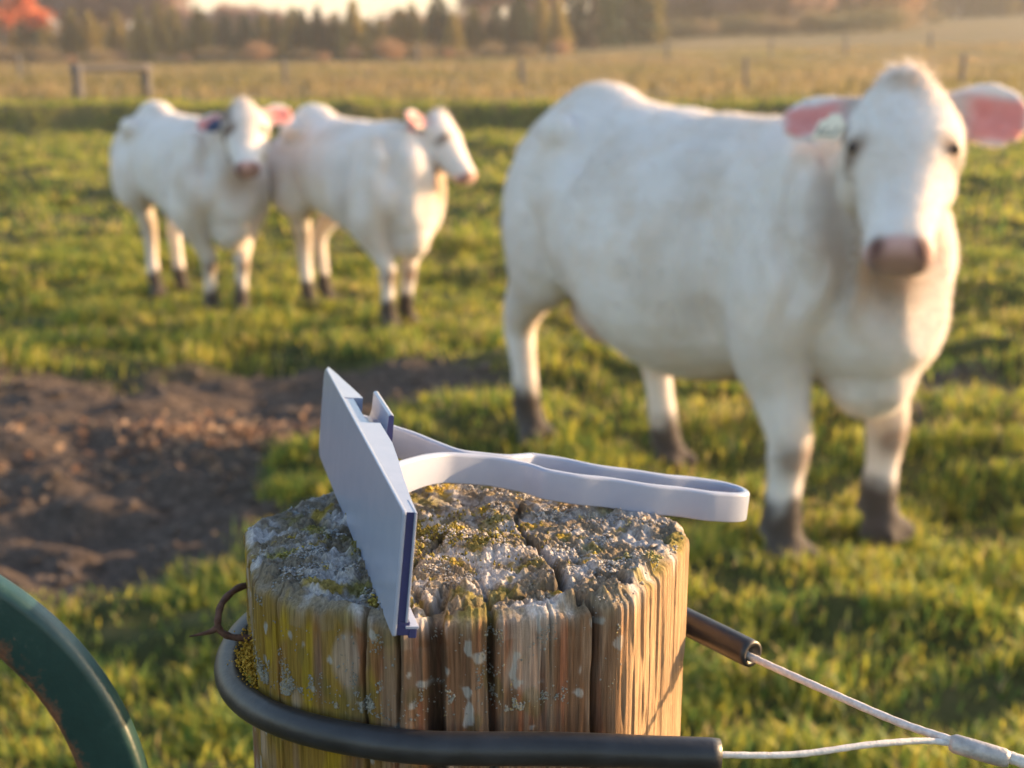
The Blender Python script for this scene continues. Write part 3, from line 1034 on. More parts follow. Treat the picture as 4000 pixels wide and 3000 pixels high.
def cow(name, label, origin, yaw, s, feet, poll, muzzle, fwd_hint, ear_tilt=(0, 0), belly=1.0, voxel=.013, tagcol=None, seed=1, spots=(), tailside=1, fat=1.0, eartw=(0.0, 0.0), lx=1.0, udder=True, hairs=45000, facespots=()):
    """all lengths in metres in the cow's own frame (x forward, y left, z up), s scales a 1.33 m cow"""
    org = np.array([origin[0], origin[1], 0.0])
    cs, sn = math.cos(yaw), math.sin(yaw)

    def tol(p):
        d = np.asarray(p, float) - org
        return np.array([d[0] * cs + d[1] * sn, -d[0] * sn + d[1] * cs, d[2]])

    def tolv(p):
        d = np.asarray(p, float)
        return np.array([d[0] * cs + d[1] * sn, -d[0] * sn + d[1] * cs, d[2]])
    s3 = np.array([s * lx, s, s])
    parts = []
    # trunk: x, top, bottom, half-width
    tr = [(-.93, 1.10, 1.00, .05), (-.88, 1.19, .90, .14), (-.78, 1.285, .78, .225), (-.66, 1.345, .69, .270), (-.55, 1.368, .63, .295), (-.44, 1.345, .595, .31), (-.32, 1.307, .555, .325), (-.15, 1.290, .49, .365),
          (.08, 1.280, .465, .375), (.28, 1.280, .48, .345), (.46, 1.29, .52, .285), (.62, 1.295, .53, .245), (.76, 1.24, .545, .205), (.87, 1.13, .58, .17), (.94, 1.02, .66, .09)]
    rings = []
    for x, tp, bt, w in dense(tr, 3):
        if x < .4 and x > -.6:
            bt = tp - (tp - bt) * (1 + (belly - 1) * math.cos((x + .1) / .5 * 1.3) ** 2 * .5)
        w *= fat
        zw = bt + .48 * (tp - bt)
        an = np.linspace(0, 2 * np.pi, 28, endpoint=False)
        sa, ca = np.sin(an), np.cos(an)
        yy = w * np.sign(sa) * np.abs(sa) ** np.where(ca > 0, 1.15 + .45 * float(sstep(-.25, -.5, x)), .85)
        zz = np.where(ca > 0, zw + (tp - zw) * ca, zw + (zw - bt) * np.sign(ca) * np.abs(ca) ** .9)
        rings.append(np.stack([np.full(28, x), yy, zz], -1) * s3)
    parts.append(loft(rings))
    for sg in (-1, 1):      # hook bones, pin bones, shoulder points
        parts.append(blob(np.array([-.50, sg * .215, 1.185]) * s3, np.array([.10, .062, .075]) * s))
        parts.append(blob(np.array([-.86, sg * .11, 1.10]) * s3, np.array([.07, .05, .06]) * s))
        parts.append(blob(np.array([.60, sg * .185, .97]) * s3, np.array([.15, .10, .27]) * s))
        parts.append(blob(np.array([.74, sg * .14, .84]) * s3, np.array([.11, .09, .15]) * s))
    parts.append(blob(np.array([-.54, 0, 1.308]) * s3, np.array([.16, .10, .055]) * s))
    if udder: parts.append(blob(np.array([-.50, 0, .60]) * s3, np.array([.16, .14, .17]) * s))      # udder
    parts.append(blob(np.array([.74, 0, .60]) * s3, np.array([.16, .125, .165]) * s))       # brisket
    # legs
    feet_l = [tol((fx, fy, float(height(fx, fy)))) for fx, fy in feet]     # HR, HL, FR, FL
    for i, f in enumerate(feet_l):
        sg = -1 if i in (0, 2) else 1
        f = np.array(f)
        if i < 2:
            h0 = np.array([-.64, sg * .17, .98]) * s3
            st = np.array([-.55 + .25 * (f[0] / s3[0] + .66), sg * .22, .76]) * s3
            hk = np.array([f[0] - .075 * s, f[1] * .8 + sg * .02 * s, f[2] + .47 * s])
            gk = (st + hk) / 2 + np.array([.02, 0, .02]) * s
            fe = np.array([f[0] - .035 * s, f[1], f[2] + .125 * s])
            cn = (hk * .45 + fe * .55) + np.array([.0, 0, 0]) * s
            secs = [(*(h0 + [0, 0, .16 * s]), .14 * s, .08 * s), (*h0, .235 * s, .125 * s), (*st, .185 * s, .115 * s), (*gk, .115 * s, .085 * s), (*hk, .078 * s, .062 * s), (*cn, .052 * s, .047 * s),
                    (*fe, .060 * s, .057 * s), (f[0] - .005 * s, f[1], f[2] + .075 * s, .055 * s, .052 * s), (f[0] + .012 * s, f[1], f[2] + .035 * s, .070 * s, .064 * s), (f[0] + .02 * s, f[1], f[2] - .004, .076 * s, .067 * s)]
        else:
            sh = np.array([.60, sg * .205, .90]) * s3
            el = np.array([.55 + .2 * (f[0] / s3[0] - .6), sg * .205, .68]) * s3
            kn = np.array([f[0] * .85 + el[0] * .15 + .015 * s, f[1] * .9 + el[1] * .1, f[2] + .36 * s])
            fm = el * .45 + kn * .55
            fe = np.array([f[0] - .012 * s, f[1], f[2] + .125 * s])
            cn = kn * .45 + fe * .55
            secs = [(*(sh + [0, 0, .2 * s]), .10 * s, .06 * s), (*sh, .17 * s, .115 * s), (*el, .155 * s, .115 * s), (*fm, .093 * s, .080 * s), (*(kn + [0, 0, .03 * s]), .068 * s, .064 * s), (*(kn - [0, 0, .03 * s]), .063 * s, .060 * s), (*cn, .050 * s, .049 * s),
                    (*fe, .060 * s, .059 * s), (f[0] + .003 * s, f[1], f[2] + .075 * s, .056 * s, .055 * s), (f[0] + .015 * s, f[1], f[2] + .035 * s, .074 * s, .069 * s), (f[0] + .022 * s, f[1], f[2] - .004, .082 * s, .074 * s)]
        lk = 1.0 if s > .95 else .84
        secs = [tuple(q_[:3]) + ((q_[3] * lk, q_[4] * lk) if j_ >= 3 else tuple(q_[3:])) for j_, q_ in enumerate(secs)]
        parts.append(limb(secs))
        for cl_ in (-1, 1):
            parts.append(blob((f[0] + .045 * s, f[1] + cl_ * .042 * s * lk, f[2] + .032 * s), np.array([.060, .033, .038]) * s * lk))
            parts.append(blob((f[0] - .055 * s, f[1] + cl_ * .034 * s, f[2] + .095 * s), np.array([.020, .017, .024]) * s))
    # head frame
    po, mz = tol(poll), tol(muzzle)
    ax = unit(mz - po)
    HL = np.linalg.norm(mz - po)
    fn = tolv(fwd_hint)
    nrm = unit(fn - ax * (fn @ ax))            # forehead outward
    lat = np.cross(nrm, ax)                    # animal's left when axis points down the face
    if (lat @ np.cross(np.array([0, 0, 1.]), unit(np.append(fn[:2], 0)))) < 0:
        lat = -lat
    k = HL / .53
    hs = [(-.035, .040, .030, -.03), (-.018, .055, .055, -.04), (.01, .076, .08, -.055), (.04, .106, .10, -.075), (.075, .130, .116, -.090), (.12, .149, .127, -.098), (.18, .145, .134, -.105), (.24, .127, .130, -.110), (.31, .104, .114, -.105), (.38, .088, .095, -.095),
          (.44, .080, .083, -.085), (.485, .084, .076, -.080), (.515, .076, .064, -.076), (.53, .045, .035, -.070)]
    rings = []
    for d, w, dp, off in dense(hs, 3):
        rings.append(ell_ring(po + ax * d * k + nrm * (off + .04) * k, lat, nrm, w * k, dp * k, 24, .88))
    parts.append(loft(rings))
    for sg in (-1, 1):
        parts.append(blob(po + (ax * .185 + lat * sg * .100 + nrm * -.012) * k, np.full(3, .038 * k)))       # brow
        parts.append(blob(po + (ax * .22 + lat * sg * .065 - nrm * .13) * k, np.full(3, .075 * k)))         # jaw
        parts.append(blob(po + (ax * .485 + lat * sg * .052 - nrm * .02) * k, np.full(3, .030 * k)))        # nostril wing
    parts.append(blob(po + (ax * -.012 - nrm * .022) * k, np.full(3, .048 * k)))                             # poll
    # neck
    base = np.array([.58, 0, .98]) * s3
    hb = po + ax * .10 * k - nrm * .13 * k
    tm = hb - base
    mid1 = base + np.array([.08, 0, .02]) * s + tm * .22
    mid2 = base + tm * .66 + np.array([.03, 0, -.01]) * s
    nf_ = 1.0 if s > .95 else .84
    nk = [(*base, .29 * s * nf_, .19 * s * nf_), (*mid1, .245 * s * nf_, .160 * s * nf_), (*mid2, .185 * s * nf_, .130 * s * nf_), (*(hb - ax * .0), .135 * k, .115 * k), (*(hb + nrm * .09 * k), .09 * k, .10 * k)]
    S_ = dense(nk, 5)
    path = S_[:, :3]
    T_ = np.gradient(path, axis=0)
    rings = []
    for i in range(len(S_)):
        t = unit(T_[i])
        upv = unit(np.array([0, 0, 1.]) - t * t[2]) if abs(t[2]) < .95 else unit(np.array([-1, 0, 0.]) + t * t[0])
        rings.append(ell_ring(path[i], upv, np.cross(t, upv), S_[i, 3], S_[i, 4], 22))
    parts.append(loft(rings))
    dl = [(*(base + np.array([.14, 0, -.28]) * s), .12 * s, .055 * s), (*(mid1 + np.array([.06, 0, -.21]) * s), .10 * s, .05 * s), (*(mid2 + np.array([.04, 0, -.17]) * s), .07 * s, .04 * s), (*(hb - [0, 0, .08 * k]), .06 * k, .05 * k)]
    parts.append(limb(dl))
    # ears
    ears = []
    for sg, tl, tw_ in ((-1, ear_tilt[0], eartw[0]), (1, ear_tilt[1], eartw[1])):
        e0 = po + (ax * .034 + lat * sg * .088 - nrm * .050) * k
        d = unit(lat * sg + ax * tl - nrm * .18)
        wv = unit(ax * math.cos(tw_) + nrm * math.sin(tw_)); wv = unit(wv - d * (wv @ d))
        nv = np.cross(d, wv)
        if nv @ nrm < 0: nv = -nv
        rings = []
        es = [(0, .044, .032, 0), (.04, .060, .028, .004), (.08, .080, .022, .014), (.125, .092, .018, .020), (.165, .084, .016, .017), (.205, .058, .015, .008), (.225, .018, .012, 0)]
        for l, w, th, cup in dense(es, 3):
            an = np.linspace(0, 2 * np.pi, 20, endpoint=False)
            off = -cup * (1 - np.abs(np.cos(an)) * 1.3)
            rings.append(e0 + d * l * k + (np.cos(an) * w * k)[:, None] * wv + ((np.sin(an) * th + off) * k)[:, None] * nv)
        parts.append(loft(rings))
        ears.append((e0, d, wv, nv))
    # tail
    tb = np.array([-.90, 0, 1.18]) * s3
    tl_ = [(*tb, .04 * s, .04 * s), (-.955 * s3[0], 0, 1.08 * s, .034 * s, .034 * s), (-.945 * s3[0], 0, .85 * s, .026 * s, .026 * s), (-.90 * s3[0], .0, .64 * s, .03 * s, .03 * s), (-.88 * s3[0], .0, .52 * s, .01 * s, .01 * s)]
    parts.append(limb(tl_))
    V, Fq = join(parts)
    me = mesh_np("tmp", V, Fq, None)
    bm = bmesh.new(); bm.from_mesh(me); bmesh.ops.recalc_face_normals(bm, faces=bm.faces); bm.to_mesh(me); bm.free()
    tmp = obj("tmp", me)
    rm_ = tmp.modifiers.new("r", 'REMESH'); rm_.mode = 'VOXEL'; rm_.voxel_size = voxel
    sm = tmp.modifiers.new("s", 'SMOOTH'); sm.factor = .5; sm.iterations = 5
    dg = bpy.context.evaluated_depsgraph_get()
    me2 = bpy.data.meshes.new_from_object(tmp.evaluated_get(dg))
    bpy.data.objects.remove(tmp)
    me2.materials.clear(); me2.materials.append(M_cow)
    me2.polygons.foreach_set("use_smooth", np.ones(len(me2.polygons), bool))
    n = len(me2.vertices)
    co = np.empty(n * 3, np.float32); me2.vertices.foreach_get("co", co); co = co.reshape(-1, 3).astype(float)
    no = np.empty(n * 3, np.float32); me2.vertices.foreach_get("normal", no); no = no.reshape(-1, 3)
    # soft skin folds and muscle relief
    q = co / s
    trunk = sstep(.5, .62, q[:, 2]) * sstep(.95, .7, q[:, 0])
    co = co + no * ((.007 * fbm(q[:, 0] * 5, q[:, 1] * 5, q[:, 2] * 2.5 + seed, 2) + .004 * np.sin(q[:, 0] * 30 + 3 * q[:, 2]) * sstep(.5, .1, np.abs(q[:, 0]))) * trunk * s)[:, None]
    nkm = np.exp(-((q[:, 0] - .78 * lx) / .13) ** 2) * sstep(.7, .85, q[:, 2]) * sstep(1.25, 1.1, q[:, 2])
    co = co + no * ((.026 if s > .95 else .005) * np.sin(q[:, 0] * 62 + 4 * noise3(q[:, 0] * 4, q[:, 1] * 4, q[:, 2] * 4)) * nkm * s)[:, None]
    fos = np.exp(-((q[:, 0] + .33 * lx) / .09) ** 2 - ((q[:, 2] - 1.13) / .09) ** 2) + 1.1 * np.exp(-((q[:, 0] - .36 * lx) / .05) ** 2) * sstep(.55, .7, q[:, 2]) * sstep(1.2, 1.0, q[:, 2])
    co = co - no * (.034 * fos * s)[:, None]
    # coat colours
    c = np.ones((n, 3)) * C(.80, .745, .725)
    nf = fbm(q[:, 0] * 6, q[:, 1] * 6, q[:, 2] * 6 + seed * 3, 3)
    c = mixc(c, sstep(-.1, .5, nf) * .5, C(.78, .67, .59))
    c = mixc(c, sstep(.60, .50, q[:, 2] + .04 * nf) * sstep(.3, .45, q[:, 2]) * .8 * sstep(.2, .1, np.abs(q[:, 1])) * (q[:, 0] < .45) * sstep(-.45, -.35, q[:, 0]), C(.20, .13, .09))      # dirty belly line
    st_ = sstep(.05, .55, fbm(q[:, 0] * 2.6, q[:, 1] * 2.6, q[:, 2] * 3.4 + seed * 7, 3) + .45 * sstep(.95, .55, q[:, 2]))
    c = mixc(c, st_ * .36, C(.58, .48, .40))
    ud = np.exp(-(((q[:, 0] + .45) / .14) ** 2 + (q[:, 1] / .15) ** 2 + ((q[:, 2] - .5) / .1) ** 2))
    c = mixc(c, np.clip(ud * 1.3, 0, 1) * .8 * udder, C(.62, .36, .27))
    c = mixc(c, sstep(.5, .9, q[:, 2]) * np.exp(-((q[:, 0] + .80) / .12) ** 2 - ((q[:, 2] - .72) / .2) ** 2) * .35 * (1 + nf), C(.42, .31, .22))
    for i, f in enumerate(feet_l):
        dxy = np.hypot(co[:, 0] - f[0], co[:, 1] - f[1])
        hz_ = (co[:, 2] - f[2]) / s
        dark = sstep(.215, .155, hz_ + .05 * nf) * (dxy < .2 * s)
        c = mixc(c, dark * .96, C(.040, .027, .022))
        if i >= 2:
            kn_ = np.exp(-((hz_ - .325) / .05) ** 2 - ((co[:, 0] - f[0] - .075 * s) / (.06 * s)) ** 2) * (dxy < .2 * s)
            c = mixc(c, np.clip(kn_ * 1.4, 0, 1) * .75, C(.20, .12, .075))
    rel = co - po
    A_, B_, D_ = rel @ ax / k, rel @ lat / k, rel @ nrm / k
    inh = (np.abs(B_) < .14) & (A_ > -.1) & (A_ < .56) & (D_ > -.15 - .1 * (A_ < .4)) & (D_ < .15)
    mzl = sstep(.470, .495, A_ + .012 * nf + .025 * sstep(-.02, -.1, D_)) * inh
    c = mixc(c, mzl * .9, C(.62, .345, .31))
    c = mixc(c, sstep(.5, .54, A_ - D_ * .25) * inh * .4, C(.24, .13, .09))
    for sg in (-1, 1):
        ns = np.exp(-(((A_ - .505) / .022) ** 2 + ((B_ - sg * .052) / .018) ** 2)) * inh * (D_ > -.09)
        c = mixc(c, np.clip(ns * 1.5, 0, 1) * .85, C(.085, .03, .028))
        ey = np.exp(-(((A_ - .212) / .026) ** 2 + ((B_ - sg * .118) / .030) ** 2)) * inh * (D_ > -.07)
        c = mixc(c, np.clip(ey * 1.4, 0, 1) * .8, C(.20, .115, .075))
    for fa, fb, fr_ in facespots:
        c = mixc(c, np.clip(1.6 * np.exp(-((A_ - fa) / fr_) ** 2 - ((B_ - fb) / fr_) ** 2), 0, 1) * inh * .9, C(.17, .10, .07))
    c = mixc(c, np.exp(-((A_ - .03) / .05) ** 2 - (B_ / .05) ** 2) * inh * (.15 + .5 * sstep(.1, .4, nf)), C(.50, .34, .22))      # crown curl
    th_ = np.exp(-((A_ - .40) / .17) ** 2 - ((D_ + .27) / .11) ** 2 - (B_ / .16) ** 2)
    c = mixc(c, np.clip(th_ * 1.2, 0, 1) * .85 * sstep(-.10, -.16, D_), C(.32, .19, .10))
    for (e0, d, wv, nv), sg in zip(ears, (-1, 1)):
        r_ = co - e0
        l_, w_, n_ = r_ @ d / k, r_ @ wv / k, r_ @ nv / k
        one = (l_ > .0) & (l_ < .26) & (np.abs(w_) < .1) & (np.abs(n_) < .07)
        front = ((no @ nv) > .15) * one
        inner = front * sstep(.03, .10, l_) * sstep(.225, .195, l_) * sstep(.070, .040, np.abs(w_ - .012) + .012 * nf)
        c = mixc(c, front * sstep(.12, .04, l_) * sstep(.06, .03, np.abs(w_)) * .45, C(.30, .18, .115))
        c = mixc(c, inner * .85, C(.80, .24, .21))  # pink ear lining, reddened to carry the backlit glow
    for (sx_, sz_, r0_, cc_) in spots:
        sp = np.exp(-((q[:, 0] - sx_) / r0_) ** 2 - ((q[:, 2] - sz_) / r0_) ** 2) * (q[:, 1] < 0)
        c = mixc(c, np.clip(sp * 1.4, 0, 1) * .85, cc_)
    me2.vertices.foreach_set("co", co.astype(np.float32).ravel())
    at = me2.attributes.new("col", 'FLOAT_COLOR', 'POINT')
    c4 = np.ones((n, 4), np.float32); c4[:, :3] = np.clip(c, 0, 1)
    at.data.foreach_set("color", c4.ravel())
    me2.update()
    root = empty(name, (org[0], org[1], 0), yaw)
    tag(root, label, "cow")
    me2.name = "body"
    obj("body", me2, root)
    tuft = (np.exp(-((A_ + .01) / .05) ** 2 - (B_ / .07) ** 2) * inh)
    # short winter coat: fine hairs standing off the hide
    tri = np.empty(len(me2.polygons) * 4, np.int32)
    nl = len(me2.loops)
    lv = np.empty(nl, np.int32); me2.loops.foreach_get("vertex_index", lv)
    ls = np.empty(len(me2.polygons), np.int32); me2.polygons.foreach_get("loop_start", ls)
    ar = np.empty(len(me2.polygons), np.float32); me2.polygons.foreach_get("area", ar)
    nh = hairs
    pick = rng.choice(len(ls), nh, p=ar / ar.sum())
    i0, i1, i2 = lv[ls[pick]], lv[ls[pick] + 1], lv[ls[pick] + 2]
    b0, b1 = rng.uniform(0, .6, nh)[:, None], rng.uniform(0, .4, nh)[:, None]
    hp = co[i0] * (1 - b0 - b1) + co[i1] * b0 + co[i2] * b1
    hn = no[i0]
    hc_ = np.clip(c[i0] * rng.uniform(.88, 1.1, nh)[:, None], 0, .9)
    okh = (hp[:, 2] > .12 * s) & (mzl[i0] < .3)
    hp, hn, hc_ = hp[okh], hn[okh], hc_[okh]
    nh = len(hp)
    flow = np.array([-.55, 0, -.5]) + rng.normal(0, .35, (nh, 3))
    hd = hn * rng.uniform(.2, .55, nh)[:, None] + flow - hn * (flow * hn).sum(1)[:, None]
    hd /= np.linalg.norm(hd, axis=1)[:, None]
    hs_ = np.cross(hd, rng.normal(size=(nh, 3))); hs_ /= np.linalg.norm(hs_, axis=1)[:, None]
    hl = (rng.uniform(.007, .019, nh) * (1 + 2.2 * tuft[i0][okh]))[:, None] * s
    HV = np.stack([hp - hs_ * .0016 - hn * .002, hp + hs_ * .0016 - hn * .002, hp + hd * hl], 1).reshape(-1, 3)
    fo = obj("coat", mesh_np("coat", HV, np.arange(nh * 3).reshape(-1, 3), M_fur, True, np.repeat(hc_, 3, 0)), root)
    fo["kind"] = "stuff"
    for sg in (-1, 1):
        e = po + (ax * .205 + lat * sg * .119 + nrm * .006) * k
        V = ico2V * (.0150 * k)
        obj("eye", mesh_np("eye", V + e, ico2F, M_eye, True), root)
    if tagcol is not None:
        e0, d, wv, nv = ears[0]
        m_t = simple(name + "_tag", tagcol, .5, .1, 40)
        cpos = e0 + d * .085 * k + np.array([0, 0, -.095]) * k + nrm * .125 * k
        hw, hh_ = .036, .050
        wdn = unit(np.array([0, 0, -1.]) - nv * -nv[2]); wsd = np.cross(nv, wdn)
        ring = np.array([(-.45, -1), (.45, -1), (.6, -.55), (1, -.4), (1, .85), (.85, 1), (-.85, 1), (-1, .85), (-1, -.4), (-.6, -.55)])
        r0 = cpos + ring[:, :1] * hw * wsd + (ring[:, 1:] + .5) * hh_ * wdn
        V, Fq = loft([r0, r0 + nv * .003])
        tg = obj("ear_tag", mesh_np("ear_tag", V, Fq, m_t, False), root)
        if name == "charolais_cow" or True:
            m_k = simple(name + "_ink", tuple(x * .22 for x in tagcol), .6, .1, 40)
            marks = [((-.6, .1), (-.6, .7)), ((-.6, .7), (.6, .7)), ((.6, .1), (.6, .7)), ((-.1, .15), (-.1, .45))]
            bars = []
            for (u0, v0), (u1, v1) in marks:
                p0 = cpos + nv * .0035 + u0 * hw * wsd + (v0 + .5) * hh_ * wdn
                p1 = cpos + nv * .0035 + u1 * hw * wsd + (v1 + .5) * hh_ * wdn
                bars.append(tube(np.array([p0, (p0 + p1) / 2, p1]), .0035, 6, nv))
            V, Fq = join(bars)
            obj("tag_number", mesh_np("tag_number", V, Fq, m_k), tg)
    return root


def P3(u, v, t):
    d = np.array([(u - 1106) / 3000, math.cos(PITCH) - (v - 829.5) / 3000 * math.sin(PITCH), -math.sin(PITCH) - (v - 829.5) / 3000 * math.cos(PITCH)])
    return np.array([0, 0, 1.5]) + t * d


def gp(u, v):
    """point on the pasture seen at photograph position u,v"""
    d = P3(u, v, 1) - [0, 0, 1.5]
    t = np.linspace(2, 14, 6000)
    gz = 1.5 + t * d[2] - height(t * d[0], t * d[1])
    i = int(np.argmax(gz < 0))
    return float(t[i] * d[0]), float(t[i] * d[1])


big_feet = [gp(1150, 952), gp(1447, 1008), gp(1690, 1212), gp(1898, 1158)]
cow("white_cow", "large white cow facing the scraper, with a pale tag in its ear", (.62, 4.50), math.atan2(-.841, .541), 1.0, big_feet,
    P3(1957, 186, 3.62), P3(1941, 560, 3.36), (-.24, -.95, .25), ear_tilt=(.10, -.02), tagcol=(.86, .73, .54), seed=1, belly=1.12, voxel=.012, fat=1.05, hairs=90000, eartw=(.2, -.3))
a_feet = [gp(340, 640), gp(395, 632), gp(460, 680), gp(525, 682)]
cow("white_heifer", "white heifer with brown spots on its face and a dark blue ear tag", (-1.88, 8.08), math.atan2(-.80, .60), .85, a_feet,
    P3(525, 230, 7.42), P3(534, 368, 7.18), (.14, -.97, .2), ear_tilt=(.12, -.1), tagcol=(.03, .05, .11), seed=5, voxel=.015, fat=.84, eartw=(.1, -.2), lx=.86, udder=False, belly=.6, facespots=((.06, -.115, .045), (.13, -.10, .03), (.215, -.085, .035)))
b_feet = [gp(672, 668), gp(708, 655), gp(842, 710), gp(880, 702)]
cow("white_heifer", "cream heifer with a dark spot on its hip, looking away in profile", (-.87, 7.68), math.atan2(-.77, .64), .85, b_feet,
    P3(946, 252, 7.30), P3(1022, 388, 7.20), (.86, -.35, .35), ear_tilt=(-.10, -.15), seed=9, voxel=.015, fat=.86, lx=.82, udder=False, belly=.6,
    spots=((-.60, 1.16, .045, C(.10, .07, .07)), (-.72, .70, .09, C(.28, .17, .11))))

# ------------------------------------------------------------------ timber brace and wire fences far off
M_timber = simple("grey_timber", (.11, .10, .10), .9, .3, 8, bmp=.4, bsc=30)
M_wire = simple("fence_wire", (.30, .28, .26), .6, .2, 5, metallic=.5)


def far_gp(u, v):
    d = P3(u, v, 1) - [0, 0, 1.5]
    t = np.geomspace(5, 600, 6000)
    gz = 1.5 + t * d[2] - height(t * d[0], t * d[1])
    i = np.argmax(gz < 0) if (gz < 0).any() else len(t) - 1
    return t[i] * d[0], t[i] * d[1]


def stake(name, parent, x, y, h, r, lean=(0, 0)):
    z0 = float(height(x, y)) - .1
    lo = np.array(parent.location)
    p = np.array([(x + lean[0] * f, y + lean[1] * f, z0 + (h + .1) * f) for f in np.linspace(0, 1, 7)]) - lo
    V, Fq = tube(p, r * (1 + .08 * np.sin(np.arange(7) * 2.0 + x)), 10, (0, 1, 0))
    return obj(name, mesh_np(name, V, Fq, M_timber, True), parent)


gx1, gy1 = far_gp(171, 222); gx2, gy2 = far_gp(357, 216)
gy2 = gy1 + .9; gx2 = (357 - 1106) / 3000 * gy2 * 1.03
pxm = gy1 / 3000
br = empty("timber_brace", (gx1, gy1, float(height(gx1, gy1))))
tag(br, "grey timber fence brace of two posts and a top rail in the hay field", "fence brace")
hbr = 78 * pxm
stake("post", br, gx1, gy1, hbr * 1.03, .095)
stake("post", br, gx2, gy2, hbr * .98, .085)
zt = float(height(gx1, gy1)) + hbr * .90
lo = np.array(br.location)
V, Fq = tube(np.linspace((gx1 - .12, gy1, zt), (gx2 + .12, gy2, zt), 8) - lo, .062, 10)
obj("rail", mesh_np("rail", V, Fq, M_timber), br)


def wire_fence(label, spots, hpx, rpx, wires):
    pts = [far_gp(u, v) for u, v in spots]
    f = empty("wire_fence", (pts[0][0], pts[0][1], float(height(*pts[0]))))
    lo = np.array(f.location)
    tag(f, label, "fence")
    hh = []
    for (x, y), hp in zip(pts, hpx):
        h_ = hp * y / 3000
        hh.append(h_)
        stake("post", f, x, y, h_, rpx * y / 3000, (rng.normal(0, .03), rng.normal(0, .03)))
    for w in wires:
        pp = []
        for (x, y), h_ in zip(pts, hh):
            pp.append((x, y, float(height(x, y)) + h_ * w))
        path = np.concatenate([np.linspace(p0, p1, 8, endpoint=False) for p0, p1 in zip(pp[:-1], pp[1:])] + [np.array([pp[-1]])]) - lo
        V, Fq = tube(path, .007, 5)
        obj("wire", mesh_np("wire", V, Fq, M_wire), f)


wire_fence("wire fence on thin grey posts along the near edge of the hay field", [(-190, 168), (45, 172), (618, 192), (1130, 196), (1610, 192), (2076, 184), (2420, 178)], [52, 54, 64, 66, 66, 66, 66], 4.8, (.35, .62, .9))
wire_fence("wire fence climbing the slope of the hay field towards the far trees", [(900, 144), (1190, 141), (1441, 137), (1665, 126), (1826, 118), (2010, 108), (2260, 98)], [40, 42, 44, 40, 38, 36, 34], 3.2, (.4, .85))

# ------------------------------------------------------------------ trees
M_leaf = leaf_material("foliage", .5)
M_bark = simple("bark", (.13, .10, .085), .95, .35, 6, bmp=.4, bsc=30)


def tris_cloud(P, D, Ln, Wd, colr):
    """one small leaf-clump triangle pair per point: P base, D direction"""
    n = len(P)
    D = D / np.linalg.norm(D, axis=1)[:, None]
    rv = rng.normal(size=(n, 3))
    Sd = np.cross(D, rv); Sd /= np.linalg.norm(Sd, axis=1)[:, None]
    V = np.stack([P, P + D * Ln[:, None] * .55 + Sd * Wd[:, None], P + D * Ln[:, None], P + D * Ln[:, None] * .5 - Sd * Wd[:, None]], 1).reshape(-1, 3)
    k = np.arange(n)[:, None] * 4
    return V, k + [0, 1, 2, 3], np.repeat(colr, 4, 0)


def conifer_mesh(h, w, base, seed, cols):
    r = np.random.default_rng(seed)
    n = 2600
    z = h * (base + (1 - base) * (1 - np.sqrt(r.uniform(0, 1, n))))
    tier = .5 + .5 * np.sin(z / h * 46 + seed)
    fr_ = 1 - (z / h - base) / (1 - base)
    th = r.uniform(0, 2 * np.pi, n)
    lob = .72 + .28 * np.sin(th * 5 + z * 3) + r.normal(0, .12, n)
    rad = w * fr_ ** .85 * np.sqrt(r.uniform(.08, 1, n)) * lob * (.7 + .3 * tier)
    P = np.stack([rad * np.cos(th), rad * np.sin(th), z], -1)
    D = np.stack([np.cos(th), np.sin(th), -.15 + r.normal(0, .3, n)], -1)
    t = r.uniform(0, 1, n)[:, None]
    c = np.array(cols[0]) * (1 - t) + np.array(cols[1]) * t
    V, Fq, cc = tris_cloud(P, D, r.uniform(.25, .5, n) * (.3 + .09 * h), r.uniform(.05, .11, n) * (.4 + .12 * h), c)
    crown = mesh_np("crown", V, Fq, M_leaf, False, cc)
    tp = np.array([(0, 0, zz) for zz in np.linspace(-.2, h * .97, 8)])
    V, Fq = tube(tp, np.linspace(.028 * h, .004 * h, 8), 7, (0, 1, 0))
    return crown, mesh_np("trunk", V, Fq, M_bark)


